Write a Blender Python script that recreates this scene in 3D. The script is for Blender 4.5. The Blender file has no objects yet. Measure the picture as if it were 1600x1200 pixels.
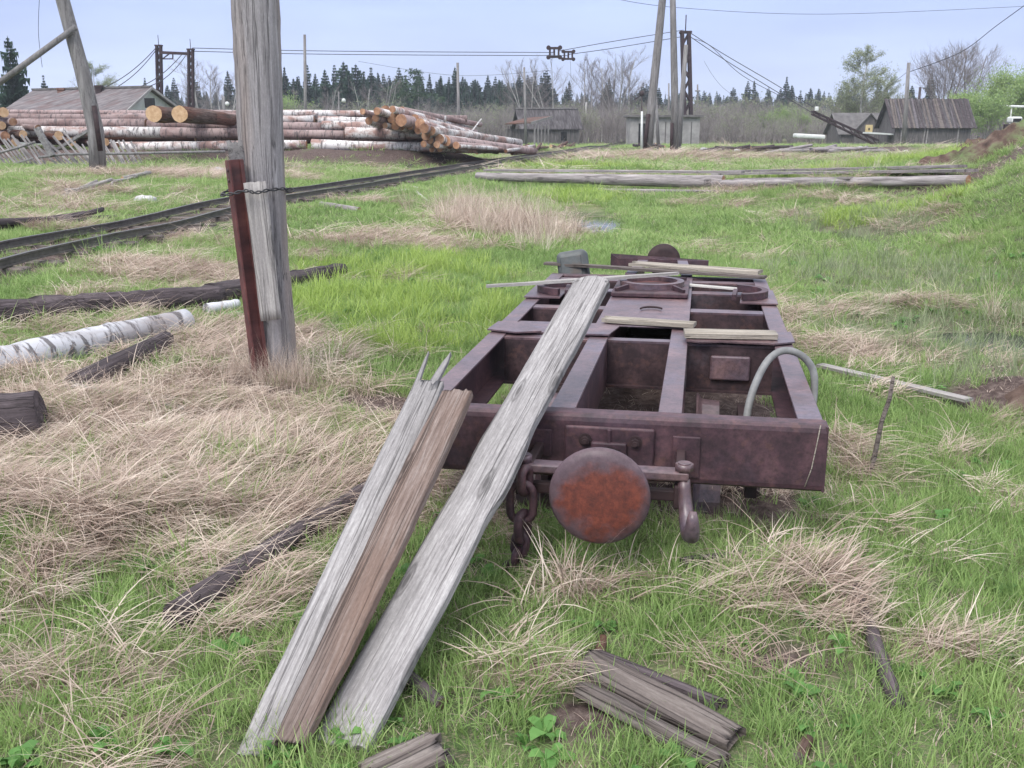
import bpy, bmesh, math, random
import numpy as np
from mathutils import Vector, Matrix, noise as mnoise

random.seed(7); rng = np.random.default_rng(7)
SC = bpy.context.scene
COL = SC.collection
R = math.radians

# ------------------------------------------------------------------ camera, sky, sun, exposure
F = 1600.0; PITCH = math.atan(400 / 1600); EYE = 1.75
cam = bpy.data.cameras.new('camera'); cam.sensor_width = 36; cam.lens = 36.0
cam.clip_start = 0.05; cam.clip_end = 4000
camo = bpy.data.objects.new('camera', cam); COL.objects.link(camo)
camo.location = (0, 0, EYE); camo.rotation_euler = (math.pi / 2 - PITCH, 0, 0)
SC.camera = camo

SUN_EL, SUN_ROT = R(48), R(-150)          # sun hidden by cloud, high behind the camera's left shoulder
W = bpy.data.worlds.new('World'); SC.world = W; W.use_nodes = True
nt = W.node_tree; nt.nodes.clear()
def N(nt, typ, **kw):
    n = nt.nodes.new(typ)
    for k, v in kw.items(): setattr(n, k, v)
    return n
out = N(nt, 'ShaderNodeOutputWorld')
sky = N(nt, 'ShaderNodeTexSky', sky_type='NISHITA', sun_disc=False, sun_elevation=SUN_EL, sun_rotation=SUN_ROT)
bg1 = N(nt, 'ShaderNodeBackground'); bg1.inputs[1].default_value = 0.06
nt.links.new(sky.outputs[0], bg1.inputs[0])
tc = N(nt, 'ShaderNodeTexCoord'); sep = N(nt, 'ShaderNodeSeparateXYZ')
nt.links.new(tc.outputs['Generated'], sep.inputs[0])
rmp = N(nt, 'ShaderNodeValToRGB')           # overcast dome: brighter towards the zenith
e = rmp.color_ramp.elements
e[0].position = 0.0; e[0].color = (0.44, 0.50, 0.68, 1)
e[1].position = 1.0; e[1].color = (1.32, 1.32, 1.34, 1)
e2 = e.new(0.12); e2.color = (0.34, 0.415, 0.67, 1)
e3 = e.new(0.35); e3.color = (0.70, 0.75, 0.89, 1)
nt.links.new(sep.outputs[2], rmp.inputs[0])
mp = N(nt, 'ShaderNodeMapping'); mp.inputs['Scale'].default_value = (1.2, 1.2, 7)
nt.links.new(tc.outputs['Generated'], mp.inputs[0])
nz = N(nt, 'ShaderNodeTexNoise'); nz.inputs['Scale'].default_value = 2.2; nz.inputs['Detail'].default_value = 5
nt.links.new(mp.outputs[0], nz.inputs[0])
mr = N(nt, 'ShaderNodeMapRange'); mr.inputs[1].default_value = .3; mr.inputs[2].default_value = .7
mr.inputs[3].default_value = .84; mr.inputs[4].default_value = 1.14
nt.links.new(nz.outputs[0], mr.inputs[0])
mul = N(nt, 'ShaderNodeVectorMath', operation='SCALE')
nt.links.new(rmp.outputs[0], mul.inputs[0]); nt.links.new(mr.outputs[0], mul.inputs[3])
bg2 = N(nt, 'ShaderNodeBackground'); bg2.inputs[1].default_value = 1.0
nt.links.new(mul.outputs[0], bg2.inputs[0])
mx = N(nt, 'ShaderNodeMixShader'); mx.inputs[0].default_value = 0.9
nt.links.new(bg1.outputs[0], mx.inputs[1]); nt.links.new(bg2.outputs[0], mx.inputs[2])
nt.links.new(mx.outputs[0], out.inputs[0])

sl = bpy.data.lights.new('sun', 'SUN'); sl.energy = 1.5; sl.angle = R(25); sl.color = (1, .97, .92)
so = bpy.data.objects.new('sun', sl); COL.objects.link(so)
az = SUN_ROT
so.rotation_euler = Vector((math.sin(az) * math.cos(SUN_EL), math.cos(az) * math.cos(SUN_EL), math.sin(SUN_EL))).to_track_quat('Z', 'Y').to_euler()
SC.view_settings.view_transform = 'Standard'; SC.view_settings.look = 'None'
SC.view_settings.gamma = 1; SC.view_settings.exposure = 0.80; SC.view_settings.use_curve_mapping = False
SC.cycles.max_bounces = 6; SC.cycles.diffuse_bounces = 3; SC.cycles.transparent_max_bounces = 6
SC.cycles.use_denoising = True
SC.cycles.sample_clamp_indirect = 4

# ------------------------------------------------------------------ where a pixel of the photograph stands
def ray(px, py):
    x = (px - 800) / F; u = -(py - 600) / F
    return Vector((x, math.cos(PITCH) + u * math.sin(PITCH), -math.sin(PITCH) + u * math.cos(PITCH)))
CAM = Vector((0, 0, EYE))
def PZ(px, py, z):
    d = ray(px, py); return CAM + d * ((z - EYE) / d.z)
def PY(px, py, y):
    d = ray(px, py); return CAM + d * (y / d.y)

# ------------------------------------------------------------------ terrain
CT = []
for p in [(.5, 4, -.06), (1, 6, -.05), (1.5, 8.5, 0), (-1, 2.5, -.02), (1, 2, -.02), (0, 3, -.03), (-2, 3.5, .03), (2.5, 4, -.05), (3, 7, -.04),
          (-1.8, 7, .04), (-3.6, 6, .12), (-4.2, 8, .3), (-5, 10.3, .45), (-4.2, 18, .5), (-4.2, 25, .5), (-1.3, 31, .5), (4.6, 65, .48),
          (.5, 42, .5), (-8, 14, .5), (-12, 26, .68), (-18, 40, .66), (-8, 36.5, .58), (-14, 36, .62), (-24, 36, .68), (-12, 31.5, .64), (-7, 31.5, .58), (-12, 48, .6), (-4, 50, .52), (2.3, 52, .48), (-.9, 35, .5), (12, 33, .3), (16, 45, .35), (14, 60, .35), (22, 60, .4), (8, 60, .38), (25, 45, .5), (30, 70, .4), (10, 50, .35), (2, 12, .03), (2, 18, .06), (2, 26, .28),
          (5, 25, .28), (12, 25, .32), (8, 40, .35), (-2, 14, .25), (-2, 11, .12), (-14, 16, .55), (0, 20, .22),
          (0, -5, 0), (8, -3, 0), (-8, -3, 0), (-6, 3, .15), (6, 3, 0), (4, 13, .0), (6, 17, .05), (5.5, 10, -.03)]:
    CT.append(p)
for px, py, y in [(1600, 400, 12), (1600, 300, 18), (1600, 225, 25), (1560, 232, 27), (1700, 300, 15), (1800, 230, 18), (1495, 250, 27)]:
    p = PY(px, py, y); CT.append((p.x, p.y, p.z))
for x in (-60, -35, -15, 0, 15, 35, 60):
    CT.append((x, 90, .24)); CT.append((x * 2, 160, .1)); CT.append((x * 5, 320, 0)); CT.append((x * 9, 600, 0))
CT = np.array(CT)
def uv(x, y):
    yy = np.maximum(y, -6) + 9
    return x / yy, np.log(yy)
CU, CV = uv(CT[:, 0], CT[:, 1])
def vnoise(x, y, s):
    """smooth value noise, vectorised"""
    x = x * s; y = y * s
    xi = np.floor(x).astype(np.int64); yi = np.floor(y).astype(np.int64); xf = x - xi; yf = y - yi
    def h(a, b):
        n = (a * 374761393 + b * 668265263) & 0x7fffffff
        n = ((n ^ (n >> 13)) * 1274126177) & 0x7fffffff
        return ((n ^ (n >> 16)) & 0xffff) / 65535.0
    u = xf * xf * (3 - 2 * xf); v = yf * yf * (3 - 2 * yf)
    return (h(xi, yi) * (1 - u) + h(xi + 1, yi) * u) * (1 - v) + (h(xi, yi + 1) * (1 - u) + h(xi + 1, yi + 1) * u) * v
TRK = [(-5.9, 2.0), (-5.28, 10.4), (-4.28, 19.2), (-1.75, 31.), (.25, 42.), (4.6, 65.), (9.5, 95.), (16, 130.)]
def catmull(pts, n=14):
    out_ = []; P = [pts[0]] + list(pts) + [pts[-1]]
    for i in range(1, len(P) - 2):
        p0, p1, p2, p3 = [np.array(q, float) for q in P[i - 1:i + 3]]
        for k in range(n):
            t = k / n
            out_.append(.5 * ((2 * p1) + (-p0 + p2) * t + (2 * p0 - 5 * p1 + 4 * p2 - p3) * t * t + (-p0 + 3 * p1 - 3 * p2 + p3) * t ** 3))
    out_.append(np.array(pts[-1], float)); return out_
TRKC = catmull(TRK, 14)
def track_dist(x, y):
    best = np.full(np.shape(x), 1e9)
    for a, b in zip(TRKC[:-1], TRKC[1:]):
        d = b - a; t = np.clip(((x - a[0]) * d[0] + (y - a[1]) * d[1]) / (d @ d), 0, 1)
        best = np.minimum(best, np.hypot(x - a[0] - t * d[0], y - a[1] - t * d[1]))
    return best
BUMPS = []    # x, y, rx, ry, rot, dz
def base_h(x, y):
    x = np.asarray(x, float); y = np.asarray(y, float)
    u, v = uv(x, y); num = np.zeros_like(x); den = np.zeros_like(x) + 1e-9
    for a, b, z in zip(CU, CV, CT[:, 2]):
        w = np.exp(-((u - a) ** 2 + ((v - b) * .8) ** 2) / (2 * .075 ** 2)) + 1e-5 / (.01 + (u - a) ** 2 + (v - b) ** 2)
        num += w * z; den += w
    return num / den
def terrain(x, y):
    x = np.asarray(x, float); y = np.asarray(y, float)
    z = base_h(x, y)
    for bx_, by_, rx, ry, rot, dz in BUMPS:
        dx = x - bx_; dy = y - by_; c, s = math.cos(rot), math.sin(rot)
        q = ((dx * c + dy * s) / rx) ** 2 + ((-dx * s + dy * c) / ry) ** 2
        z = z + dz * np.exp(-q)
    sm = lambda v: np.clip(v, 0, 1) ** 2 * (3 - 2 * np.clip(v, 0, 1))
    z = z + .42 * sm((y - 33.6) / 1.6) * sm((42.5 - y) / 3) * sm((-2.2 + (y - 35) * .3 - x) / 1.6) * sm((x + 40) / 5)
    far = np.clip((y - 8) / 30, 0, 1)
    q = np.clip((track_dist(x, y) - .7) / 1.5, .12, 1)
    z = z + .60 * sm((x - .43 * y) / 1.8) * sm((y - 9) / 4) * sm((27 - y) / 4) - .10 * np.exp(-((x - .37 * y) / .9) ** 2) * sm((y - 8) / 4) * sm((24 - y) / 5)
    z = z + q * (vnoise(x, y, .9) - .5) * (.05 + .06 * far) + (vnoise(x + 31, y + 7, 2.7) - .5) * .035 + (vnoise(x, y, 7.) - .5) * .016
    z = z + q * (vnoise(x + 90, y, .25) - .5) * .18 * far
    return z
def hz(x, y): return float(terrain(np.array([x]), np.array([y]))[0])
def _march(px, py, ts):
    d = ray(px, py); X = d.x * ts; Y = d.y * ts; Zr = EYE + d.z * ts
    below = Zr < terrain(X, Y)
    return (d, int(np.argmax(below))) if below.any() else (d, None)
TS = np.concatenate([np.arange(1.5, 12, .02), np.arange(12, 60, .1), np.arange(60, 400, .5)])
def G(px, py, dz=0.0):
    d, i = _march(px, py, TS)
    p = CAM + d * (TS[i] if i is not None else 150)
    return Vector((p.x, p.y, hz(p.x, p.y) + dz))
# soil heaps and mounds of the right bank, hummocks of matted straw
for px, py, y, rx, ry, dz in [(1590, 250, 25, 2.6, 1.6, .28), (1560, 215, 31, 4.0, 1.8, .45), (1330, 235, 60, 9, 4, .3), (1420, 300, 22, 2.5, 1.2, .15), (1500, 330, 17, 1.6, 1.2, .12)]:
    p = PY(px, py, y); BUMPS.append((p.x, p.y, rx, ry, 0, dz))
for px, py, rx, ry, dz in [(300, 760, .75, .4, .09), (120, 690, .5, .4, .08), (480, 700, .5, .35, .07), (60, 860, .5, .3, .08), (1180, 790, .45, .35, .06), (1190, 930, .4, .25, .09),
                           (1420, 480, .5, .3, .07), (420, 620, .4, .3, .06), (180, 560, .7, .5, .05), (790, 350, .9, .6, .10), (1590, 620, .5, .4, .16), (250, 450, 1.2, .3, .05)]:
    p = PZ(px, py, 0); BUMPS.append((p.x, p.y, rx, ry, 0, dz))
MARSH = [PZ(px, py, 0) for px, py in [(1575, 520), (1540, 560), (1320, 375), (1500, 520)]]
PUD = G(922, 338)
BUMPS.append((PUD.x, PUD.y, .5, 1.9, 0, -.15))
BUMPS.append((MARSH[0].x, MARSH[0].y, 1.0, .9, 0, -.13)); BUMPS.append((MARSH[2].x, MARSH[2].y, .5, 1.2, 0, -.09))

# ------------------------------------------------------------------ region maps (ground plane, metres)
WA = R(10.346); AX = Vector((math.sin(WA), math.cos(WA), 0)); BX = Vector((math.cos(WA), -math.sin(WA), 0))
WO = PZ(975, 651, .58); WO.z = 0; WO = WO - BX * .053         # wagon front centre on the ground
BUMPS.append((WO.x + AX.x * 2.3, WO.y + AX.y * 2.3, 1.05, 2.5, -WA, .15))
def ell(x, y, c, rx, ry, soft=.35):
    q = np.sqrt(((x - c.x) / rx) ** 2 + ((y - c.y) / ry) ** 2)
    return np.clip((1 - q) / soft + .5, 0, 1)
DRY = [(G(*q[:2]), q[2], q[3]) for q in [(150, 640, 1.5, 1.0), (330, 760, 1.1, .6), (80, 800, .9, .5), (480, 690, .9, .55), (1200, 925, .26, .14), (1180, 800, .40, .14), (900, 930, .2, .12),
      (790, 355, 1.4, 1.7), (350, 540, 1.1, .7), (440, 560, .7, .5), (260, 430, .8, .7), (600, 800, .3, .2), (1330, 540, .12, .5), (1420, 470, .5, .35), (230, 1030, .35, .12), (520, 600, .4, .4), (640, 780, .5, .4),
      (1470, 1010, .2, .12), (1100, 1040, .2, .1), (300, 275, 3, 2), (620, 380, 1.2, .8), (1290, 345, .5, 1.), (1060, 245, 6, 5), (1290, 940, .15, .3), (900, 250, 4, 2.), (100, 1080, .35, .12), (330, 620, .9, .5), (820, 1050, .2, .15), (1420, 545, .35, .2)]]
BRT = [(G(*q[:2]), q[2], q[3]) for q in [(600, 480, 1.3, 1.1), (690, 420, .9, .8), (900, 310, 1.0, 1.6), (1390, 335, 1.3, .9), (1330, 262, 3, 1.6), (860, 262, 3, 1.2), (560, 430, .6, .6), (640, 540, .5, .4)]]
DRT = [(Vector(q[:2] + (0,)) if q[0] < 0 else G(*q[:2]), q[2], q[3]) for q in [(-8, 36, 11, 2.2), (-16, 36, 8, 2.2), (-1.5, 39, 5, 3.5), (760, 238, 6, 5), (1560, 262, 2.2, 1.3), (1570, 232, 2.2, 1.2), (1560, 612, .35, .3), (1230, 236, 9, 3), (1340, 240, 8, 3), (980, 236, 5, 6), (420, 600, .35, .3), (1590, 580, .5, .3), (1240, 1035, .2, .08), (910, 1130, .12, .1), (620, 640, .5, .3)]]
def maps(x, y):
    n1 = vnoise(x, y, 1.1); n2 = vnoise(x + 50, y + 20, 3.3); n3 = vnoise(x + 11, y + 77, .35)
    n4 = vnoise(x + 5, y + 61, 8.5)
    dry = np.clip((n1 * .35 + n2 * .35 + n3 * .25 + n4 * .25 - .62) * 3.6, 0, .8)
    for c, a, b in DRY: dry = np.maximum(dry, ell(x, y, c, a, b, .6) * np.clip(.08 + .8 * n2 + .6 * n4, 0, 1.1))
    left = np.clip((-x * 1.1 - .2 * y + .9), 0, 1) * np.clip((7.5 - y) / 2, 0, 1) * np.clip((y - 3.6) / 1.1, 0, 1)
    dry = np.maximum(dry, left * np.clip(-.08 + .9 * n2 + .65 * n4, 0, 1.05))
    brt = np.zeros_like(x)
    for c, a, b in BRT: brt = np.maximum(brt, ell(x, y, c, a, b, .6))
    brt = brt * np.clip(.5 + n2 * .9, 0, 1)
    dirt = np.zeros_like(x)
    for c, a, b in DRT: dirt = np.maximum(dirt, ell(x, y, c, a, b, .6) * np.clip(n2 * 1.2 + .35, 0, 1))
    td = track_dist(x, y)
    dirt = np.maximum(dirt, np.clip((.65 - td) / .3, 0, 1) * (.45 + .5 * n2))
    mar = np.zeros_like(x)
    for px, py, a, b in [(1500, 520, 1.3, 1.3), (1380, 440, 1.2, 1.6), (1330, 370, .9, 2), (1560, 600, .5, .5)]:
        mar = np.maximum(mar, ell(x, y, PZ(px, py, 0), a, b, .7))
    u, v = (x - WO.x) * BX.x + (y - WO.y) * BX.y, (x - WO.x) * AX.x + (y - WO.y) * AX.y
    inw = np.clip((.95 - np.abs(u)) / .2, 0, 1) * np.clip((v - .15) / .4, 0, 1) * np.clip((4.4 - v) / .3, 0, 1)
    dirt = np.maximum(dirt, inw)
    dry = dry * (1 - .75 * np.clip((x - .40 * y) / 1., 0, 1) * np.clip((y - 8) / 3, 0, 1) * np.clip((40 - y) / 8, 0, 1))
    dry = dry * (1 - .45 * mar) * np.where(y < 4.6, np.clip(.35 + .65 * (y - 2.6) / 2. + .6 * (n4 - .4), .3, 1), 1)
    dry = dry * (1 - .8 * brt) * np.clip(1.15 - dirt, 0, 1)
    return dry, brt, dirt, mar

# ------------------------------------------------------------------ materials
def newmat(name):
    m = bpy.data.materials.new(name); m.use_nodes = True; t = m.node_tree; t.nodes.clear()
    o = N(t, 'ShaderNodeOutputMaterial'); b = N(t, 'ShaderNodeBsdfPrincipled'); t.links.new(b.outputs[0], o.inputs[0])
    return m, t, b, o
def ramp(t, src, cols):
    r = N(t, 'ShaderNodeValToRGB'); el = r.color_ramp.elements
    while len(el) < len(cols): el.new(.5)
    for q, (p, c) in zip(el, cols): q.position = p; q.color = (*c, 1) if len(c) == 3 else c
    t.links.new(src, r.inputs[0]); return r.outputs[0]
def tnoise(t, vec, scale, detail=5, rough=.55, dist=0.):
    n = N(t, 'ShaderNodeTexNoise'); n.inputs['Scale'].default_value = scale; n.inputs['Detail'].default_value = detail
    n.inputs['Roughness'].default_value = rough; n.inputs['Distortion'].default_value = dist; t.links.new(vec, n.inputs[0]); return n.outputs[0]
def mapping(t, sc, src='Object', off=True):
    c = N(t, 'ShaderNodeTexCoord'); m = N(t, 'ShaderNodeMapping'); m.inputs['Scale'].default_value = sc
    t.links.new(c.outputs[src], m.inputs[0])
    if off:
        oi = N(t, 'ShaderNodeObjectInfo'); s = N(t, 'ShaderNodeMath', operation='MULTIPLY'); s.inputs[1].default_value = 37.
        t.links.new(oi.outputs['Random'], s.inputs[0]); cb = N(t, 'ShaderNodeCombineXYZ')
        for i in range(3): t.links.new(s.outputs[0], cb.inputs[i])
        t.links.new(cb.outputs[0], m.inputs['Location'])
    return m.outputs[0]
def mix(t, fac, a, b, mode='MIX'):
    m = N(t, 'ShaderNodeMix', data_type='RGBA', blend_type=mode)
    for s, v in ((m.inputs[0], fac), (m.inputs[6], a), (m.inputs[7], b)):
        if hasattr(v, 'is_linked') or isinstance(v, bpy.types.NodeSocket): t.links.new(v, s)
        elif isinstance(v, (int, float)): s.default_value = v
        else: s.default_value = (*v, 1)
    return m.outputs[2]
def mathn(t, op, a, b=None, clamp=False):
    m = N(t, 'ShaderNodeMath', operation=op); m.use_clamp = clamp
    for s, v in ((m.inputs[0], a), (m.inputs[1], b)):
        if v is None: continue
        if isinstance(v, (int, float)): s.default_value = v
        else: t.links.new(v, s)
    return m.outputs[0]
def bump(t, b, h, st, dist=.01):
    n = N(t, 'ShaderNodeBump'); n.inputs['Strength'].default_value = st; n.inputs['Distance'].default_value = dist
    t.links.new(h, n.inputs['Height']); t.links.new(n.outputs[0], b.inputs['Normal'])
def val(t, col, rand=.3, lo=None):
    """brightness differs from one object to the next"""
    oi = N(t, 'ShaderNodeObjectInfo'); v = mathn(t, 'ADD', mathn(t, 'MULTIPLY', oi.outputs['Random'], rand), 1 - rand / 2)
    s = N(t, 'ShaderNodeVectorMath', operation='SCALE'); t.links.new(col, s.inputs[0]); t.links.new(v, s.inputs[3]); return s.outputs[0]

def wood(name, dark, mid, light, axis='X', grain=26, rough=.85, bmp=.5, rand=.15, crack=.5, tint=None, spec=.25, sx=.9, stain=.55):
    m, t, b, o = newmat(name)
    sc = {'X': (sx, grain, grain), 'Z': (grain, grain, .9)}[axis]
    vk = mapping(t, {'X': (1.1, 6, 6), 'Z': (5, 5, 1.1)}[axis])
    vo = N(t, 'ShaderNodeTexVoronoi', voronoi_dimensions='2D'); vo.inputs['Scale'].default_value = 1.; t.links.new(vk, vo.inputs[0]); vd = vo.outputs['Distance']
    knot = ramp(t, vd, [(.03, (1, 1, 1)), (.06, (.3, .3, .3)), (.085, (.8, .8, .8)), (.11, (0, 0, 0))])
    v = mapping(t, sc); v2 = mapping(t, {'X': (.8, 5, 5), 'Z': (5, 5, .8)}[axis]); v3 = mapping(t, {'X': (.7, 60, 60), 'Z': (60, 60, .7)}[axis])
    g = tnoise(t, v, 1.6, 6, .65, .4); blot = tnoise(t, v2, 1.3, 4, .6, .5); fine = tnoise(t, v3, 2.2, 3, .6)
    c = ramp(t, g, [(.25, dark), (.5, mid), (.75, light)])
    c = mix(t, mathn(t, 'MULTIPLY', ramp(t, blot, [(.42, (0, 0, 0)), (.62, (1, 1, 1))]), stain), c, tuple(x * .62 + .01 for x in mid))
    if tint: c = mix(t, mathn(t, 'MULTIPLY', ramp(t, tnoise(t, v2, .7, 3), [(.45, (0, 0, 0)), (.62, (1, 1, 1))]), .6), c, tint)
    ck = ramp(t, fine, [(.30, (1, 1, 1)), (.40, (0, 0, 0))])
    c = mix(t, mathn(t, 'MULTIPLY', ck, crack), c, tuple(x * .3 for x in dark))
    c = mix(t, mathn(t, 'MULTIPLY', knot, .75), c, tuple(x * .5 for x in dark))
    lc = tnoise(t, mapping(t, (.35, 16, 16) if axis == 'X' else (16, 16, .35)), 1., 3, .55, .3)
    lcr = ramp(t, lc, [(.484, (0, 0, 0)), (.496, (1, 1, 1)), (.504, (1, 1, 1)), (.516, (0, 0, 0))])
    c = mix(t, mathn(t, 'MULTIPLY', lcr, .6), c, tuple(x * .25 for x in dark))
    sp = tnoise(t, mapping(t, (14, 45, 45) if axis == 'X' else (45, 45, 14)), 3., 4, .75)
    c = mix(t, .45, c, ramp(t, sp, [(.3, (.35, .35, .35)), (.5, (.5, .5, .5)), (.68, (.72, .72, .72))]), 'OVERLAY')
    c = val(t, c, rand)
    t.links.new(c, b.inputs['Base Color']); b.inputs['Roughness'].default_value = rough; b.inputs['Specular IOR Level'].default_value = spec
    bump(t, b, mathn(t, 'SUBTRACT', mathn(t, 'SUBTRACT', g, mathn(t, 'MULTIPLY', ck, .5)), lcr), bmp, .006)
    return m
M = {}
M['grey_plank'] = wood('silver_grey_wood', (.13, .12, .12), (.29, .275, .275), (.43, .415, .41), crack=.4, stain=.7, bmp=.45, rand=.05, grain=60, sx=3.)
M['grey_board'] = wood('weathered_board_wood', (.15, .14, .14), (.31, .29, .28), (.48, .46, .43), rand=.25)
M['pale_board'] = wood('pale_board_wood', (.16, .135, .11), (.35, .31, .26), (.48, .44, .385), rand=.15)
M['white_lath'] = wood('bleached_lath_wood', (.35, .33, .30), (.62, .60, .57), (.75, .74, .72), rand=.1)
M['brown_plank'] = wood('brown_grey_wood', (.07, .048, .040), (.165, .125, .11), (.29, .25, .23), crack=.6, tint=(.16, .10, .075), bmp=.6, grain=50, sx=3.)
M['rot_board'] = wood('rotten_grey_brown_wood', (.045, .036, .034), (.145, .12, .11), (.27, .24, .22), crack=.7, bmp=.8)
M['dark_log'] = wood('dark_wet_log', (.022, .017, .018), (.07, .055, .06), (.17, .14, .15), grain=14, bmp=.8, crack=.5)
M['brown_log'] = wood('rotting_brown_log', (.03, .018, .015), (.10, .062, .05), (.24, .20, .19), grain=12, bmp=.9, crack=.6, tint=(.16, .06, .04))
M['pole'] = wood('grey_pole_wood', (.12, .11, .115), (.27, .255, .26), (.42, .40, .41), 'Z', grain=16, crack=.45, tint=(.26, .20, .17), bmp=.5, rand=.1)
M['pole_far'] = wood('far_pole_wood', (.11, .10, .10), (.22, .21, .21), (.33, .32, .32), 'Z', grain=8, crack=.2, rand=.2)
M['walk_log'] = wood('walkway_log_wood', (.10, .09, .09), (.30, .27, .27), (.50, .46, .46), grain=9, crack=.4, rand=.15)
M['shed_wood'] = wood('dark_shed_wood', (.05, .045, .045), (.13, .12, .12), (.24, .22, .22), 'Z', grain=5, crack=.3, bmp=.3)
M['roofw'] = wood('dark_roof_board_wood', (.06, .05, .055), (.12, .105, .115), (.20, .18, .19), grain=9, crack=.3, rand=.3)
M['picket'] = wood('picket_wood', (.12, .11, .11), (.27, .25, .25), (.42, .40, .40), 'X', grain=10, crack=.3, rand=.35)

def birch(name, white=(.66, .64, .63), pink=(.33, .20, .17), amt=.45, sc=1.):
    m, t, b, o = newmat(name)
    v = mapping(t, (9 * sc, 2.2 * sc, 2.2 * sc)); v2 = mapping(t, (1.1 * sc, 2 * sc, 2 * sc)); v3 = mapping(t, (30 * sc, 30 * sc, 30 * sc))
    marks = ramp(t, tnoise(t, v, 1.4, 5, .7, .6), [(.52, (0, 0, 0)), (.60, (1, 1, 1))])
    patch = ramp(t, tnoise(t, v2, 1.2, 4, .6), [(.46, (0, 0, 0)), (.60, (1, 1, 1))])
    c = mix(t, patch, white, pink); c = mix(t, mathn(t, 'MULTIPLY', marks, .85), c, (.045, .038, .04))
    c = mix(t, mathn(t, 'MULTIPLY', tnoise(t, v3, 1, 3), .35), c, (.25, .22, .22))
    c = val(t, c, .4)
    t.links.new(c, b.inputs['Base Color']); b.inputs['Roughness'].default_value = .7; b.inputs['Specular IOR Level'].default_value = .3
    bump(t, b, marks, .4, .01); return m
M['birch'] = birch('birch_bark'); M['birch_near'] = birch('near_birch_bark', (.56, .57, .61), (.34, .32, .33), sc=1.1)
M['pinkbark'] = birch('peeled_pink_bark', (.34, .25, .24), (.20, .12, .11))
def solid(name, cols, scale=6, rough=.8, bmp=.3, rand=.1, dist=.01, metal=0, spec=.3, detail=6, tone=None, sc=(1, 1, 1), pit=False):
    m, t, b, o = newmat(name); v = mapping(t, sc)
    n = tnoise(t, v, scale, detail, .6); c = ramp(t, n, cols)
    if tone: c = mix(t, mathn(t, 'MULTIPLY', ramp(t, tnoise(t, v, tone[1], 5, .65), [(tone[2], (0, 0, 0)), (tone[2] + .12, (1, 1, 1))]), tone[3] if len(tone) > 3 else .8), c, tone[0])
    if pit:
        pn = tnoise(t, v, 38, 5, .75); c = mix(t, .75, c, ramp(t, pn, [(.34, (.22, .22, .22)), (.5, (.5, .5, .5)), (.66, (.74, .72, .70))]), 'OVERLAY')
        fl = tnoise(t, v, 13, 7, .7); c = mix(t, mathn(t, 'MULTIPLY', ramp(t, fl, [(.56, (0, 0, 0)), (.62, (1, 1, 1))]), .22), c, (.17, .08, .06)); n = mathn(t, 'ADD', n, mathn(t, 'MULTIPLY', pn, .6))
    c = val(t, c, rand)
    t.links.new(c, b.inputs['Base Color']); b.inputs['Roughness'].default_value = rough; b.inputs['Metallic'].default_value = metal; b.inputs['Specular IOR Level'].default_value = spec
    bump(t, b, n, bmp, dist); return m
M['cut'] = solid('cut_wood', [(.3, (.13, .062, .040)), (.55, (.30, .165, .10)), (.8, (.47, .335, .23))], 5, .85, .2, .7)
M['cut_pale'] = solid('fresh_cut_wood', [(.3, (.40, .24, .13)), (.7, (.58, .41, .26))], 8, .85, .2, .1)
RUSTC = [(.30, (.021, .010, .015)), (.5, (.054, .025, .034)), (.70, (.105, .052, .060))]
M['rust'] = solid('rusted_steel', RUSTC, 7, .58, .35, .06, .003, .0, .55, 9, ((.052, .034, .050), 2.4, .53, .6), pit=True)
M['rust_top'] = solid('worn_skylit_rusted_steel', [(.3, (.060, .038, .046)), (.55, (.115, .070, .078)), (.75, (.19, .115, .115))], 6, .40, .25, .06, .003, .0, .7, 9, ((.10, .080, .11), 1.8, .5, .7), pit=True)  # worn rust, lighter and bluer: sky light on top faces put into the colour
M['rust_red'] = solid('brown_red_steel', [(.3, (.045, .016, .016)), (.55, (.12, .038, .036)), (.75, (.19, .075, .06))], 9, .6, .35, .05, .003, 0, .5, 8, sc=(1, 1, .35))
M['rust_dark'] = solid('dark_rusted_steel', [(.3, (.016, .010, .012)), (.7, (.055, .032, .034))], 9, .65, .3, .1, .003)
M['rust_shaded'] = solid('shaded_rusted_steel', [(.3, (.018, .010, .012)), (.5, (.040, .022, .026)), (.72, (.075, .042, .045))], 7, .6, .35, .06, .003, .0, .5, 9, ((.075, .070, .085), 2.2, .57, .7), pit=True)  # darker rust copy: the shade inside the frame bays painted into the colour
M['rail'] = solid('rail_steel', [(.3, (.055, .05, .048)), (.7, (.13, .12, .11))], 9, .45, .2, .05, .003, .3)
M['steelfar'] = solid('tower_steel', [(.3, (.025, .017, .021)), (.7, (.06, .034, .040))], 3, .7, .2, .1)
M['cable'] = solid('dark_cable', [(.3, (.03, .03, .035)), (.7, (.06, .06, .065))], 3, .6, .1, .1)
M['hose'] = solid('grey_hose', [(.3, (.13, .13, .13)), (.7, (.25, .25, .25))], 14, .55, .2, .05, .002, 0, .4, 5, ((.12, .11, .11), 4, .55, .6))
M['can'] = solid('grey_paint_metal', [(.3, (.05, .056, .058)), (.7, (.11, .12, .12))], 9, .5, .2, .05, .002, .1, .5, 6, ((.10, .075, .06), 4, .55))
M['concrete'] = solid('grey_block_wall', [(.3, (.20, .19, .19)), (.7, (.36, .345, .34))], 1.5, .9, .2, .05)
M['felt'] = solid('roof_felt', [(.3, (.09, .085, .085)), (.7, (.17, .16, .16))], 2.5, .95, .2, .05)
M['slate'] = solid('grey_slate_roof', [(.3, (.075, .067, .070)), (.5, (.145, .13, .135)), (.72, (.24, .215, .22))], 1.3, .9, .3, .05, .02, 0, .2, 6, ((.12, .06, .055), .5, .52, .6), sc=(1, 3.5, 1))
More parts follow.
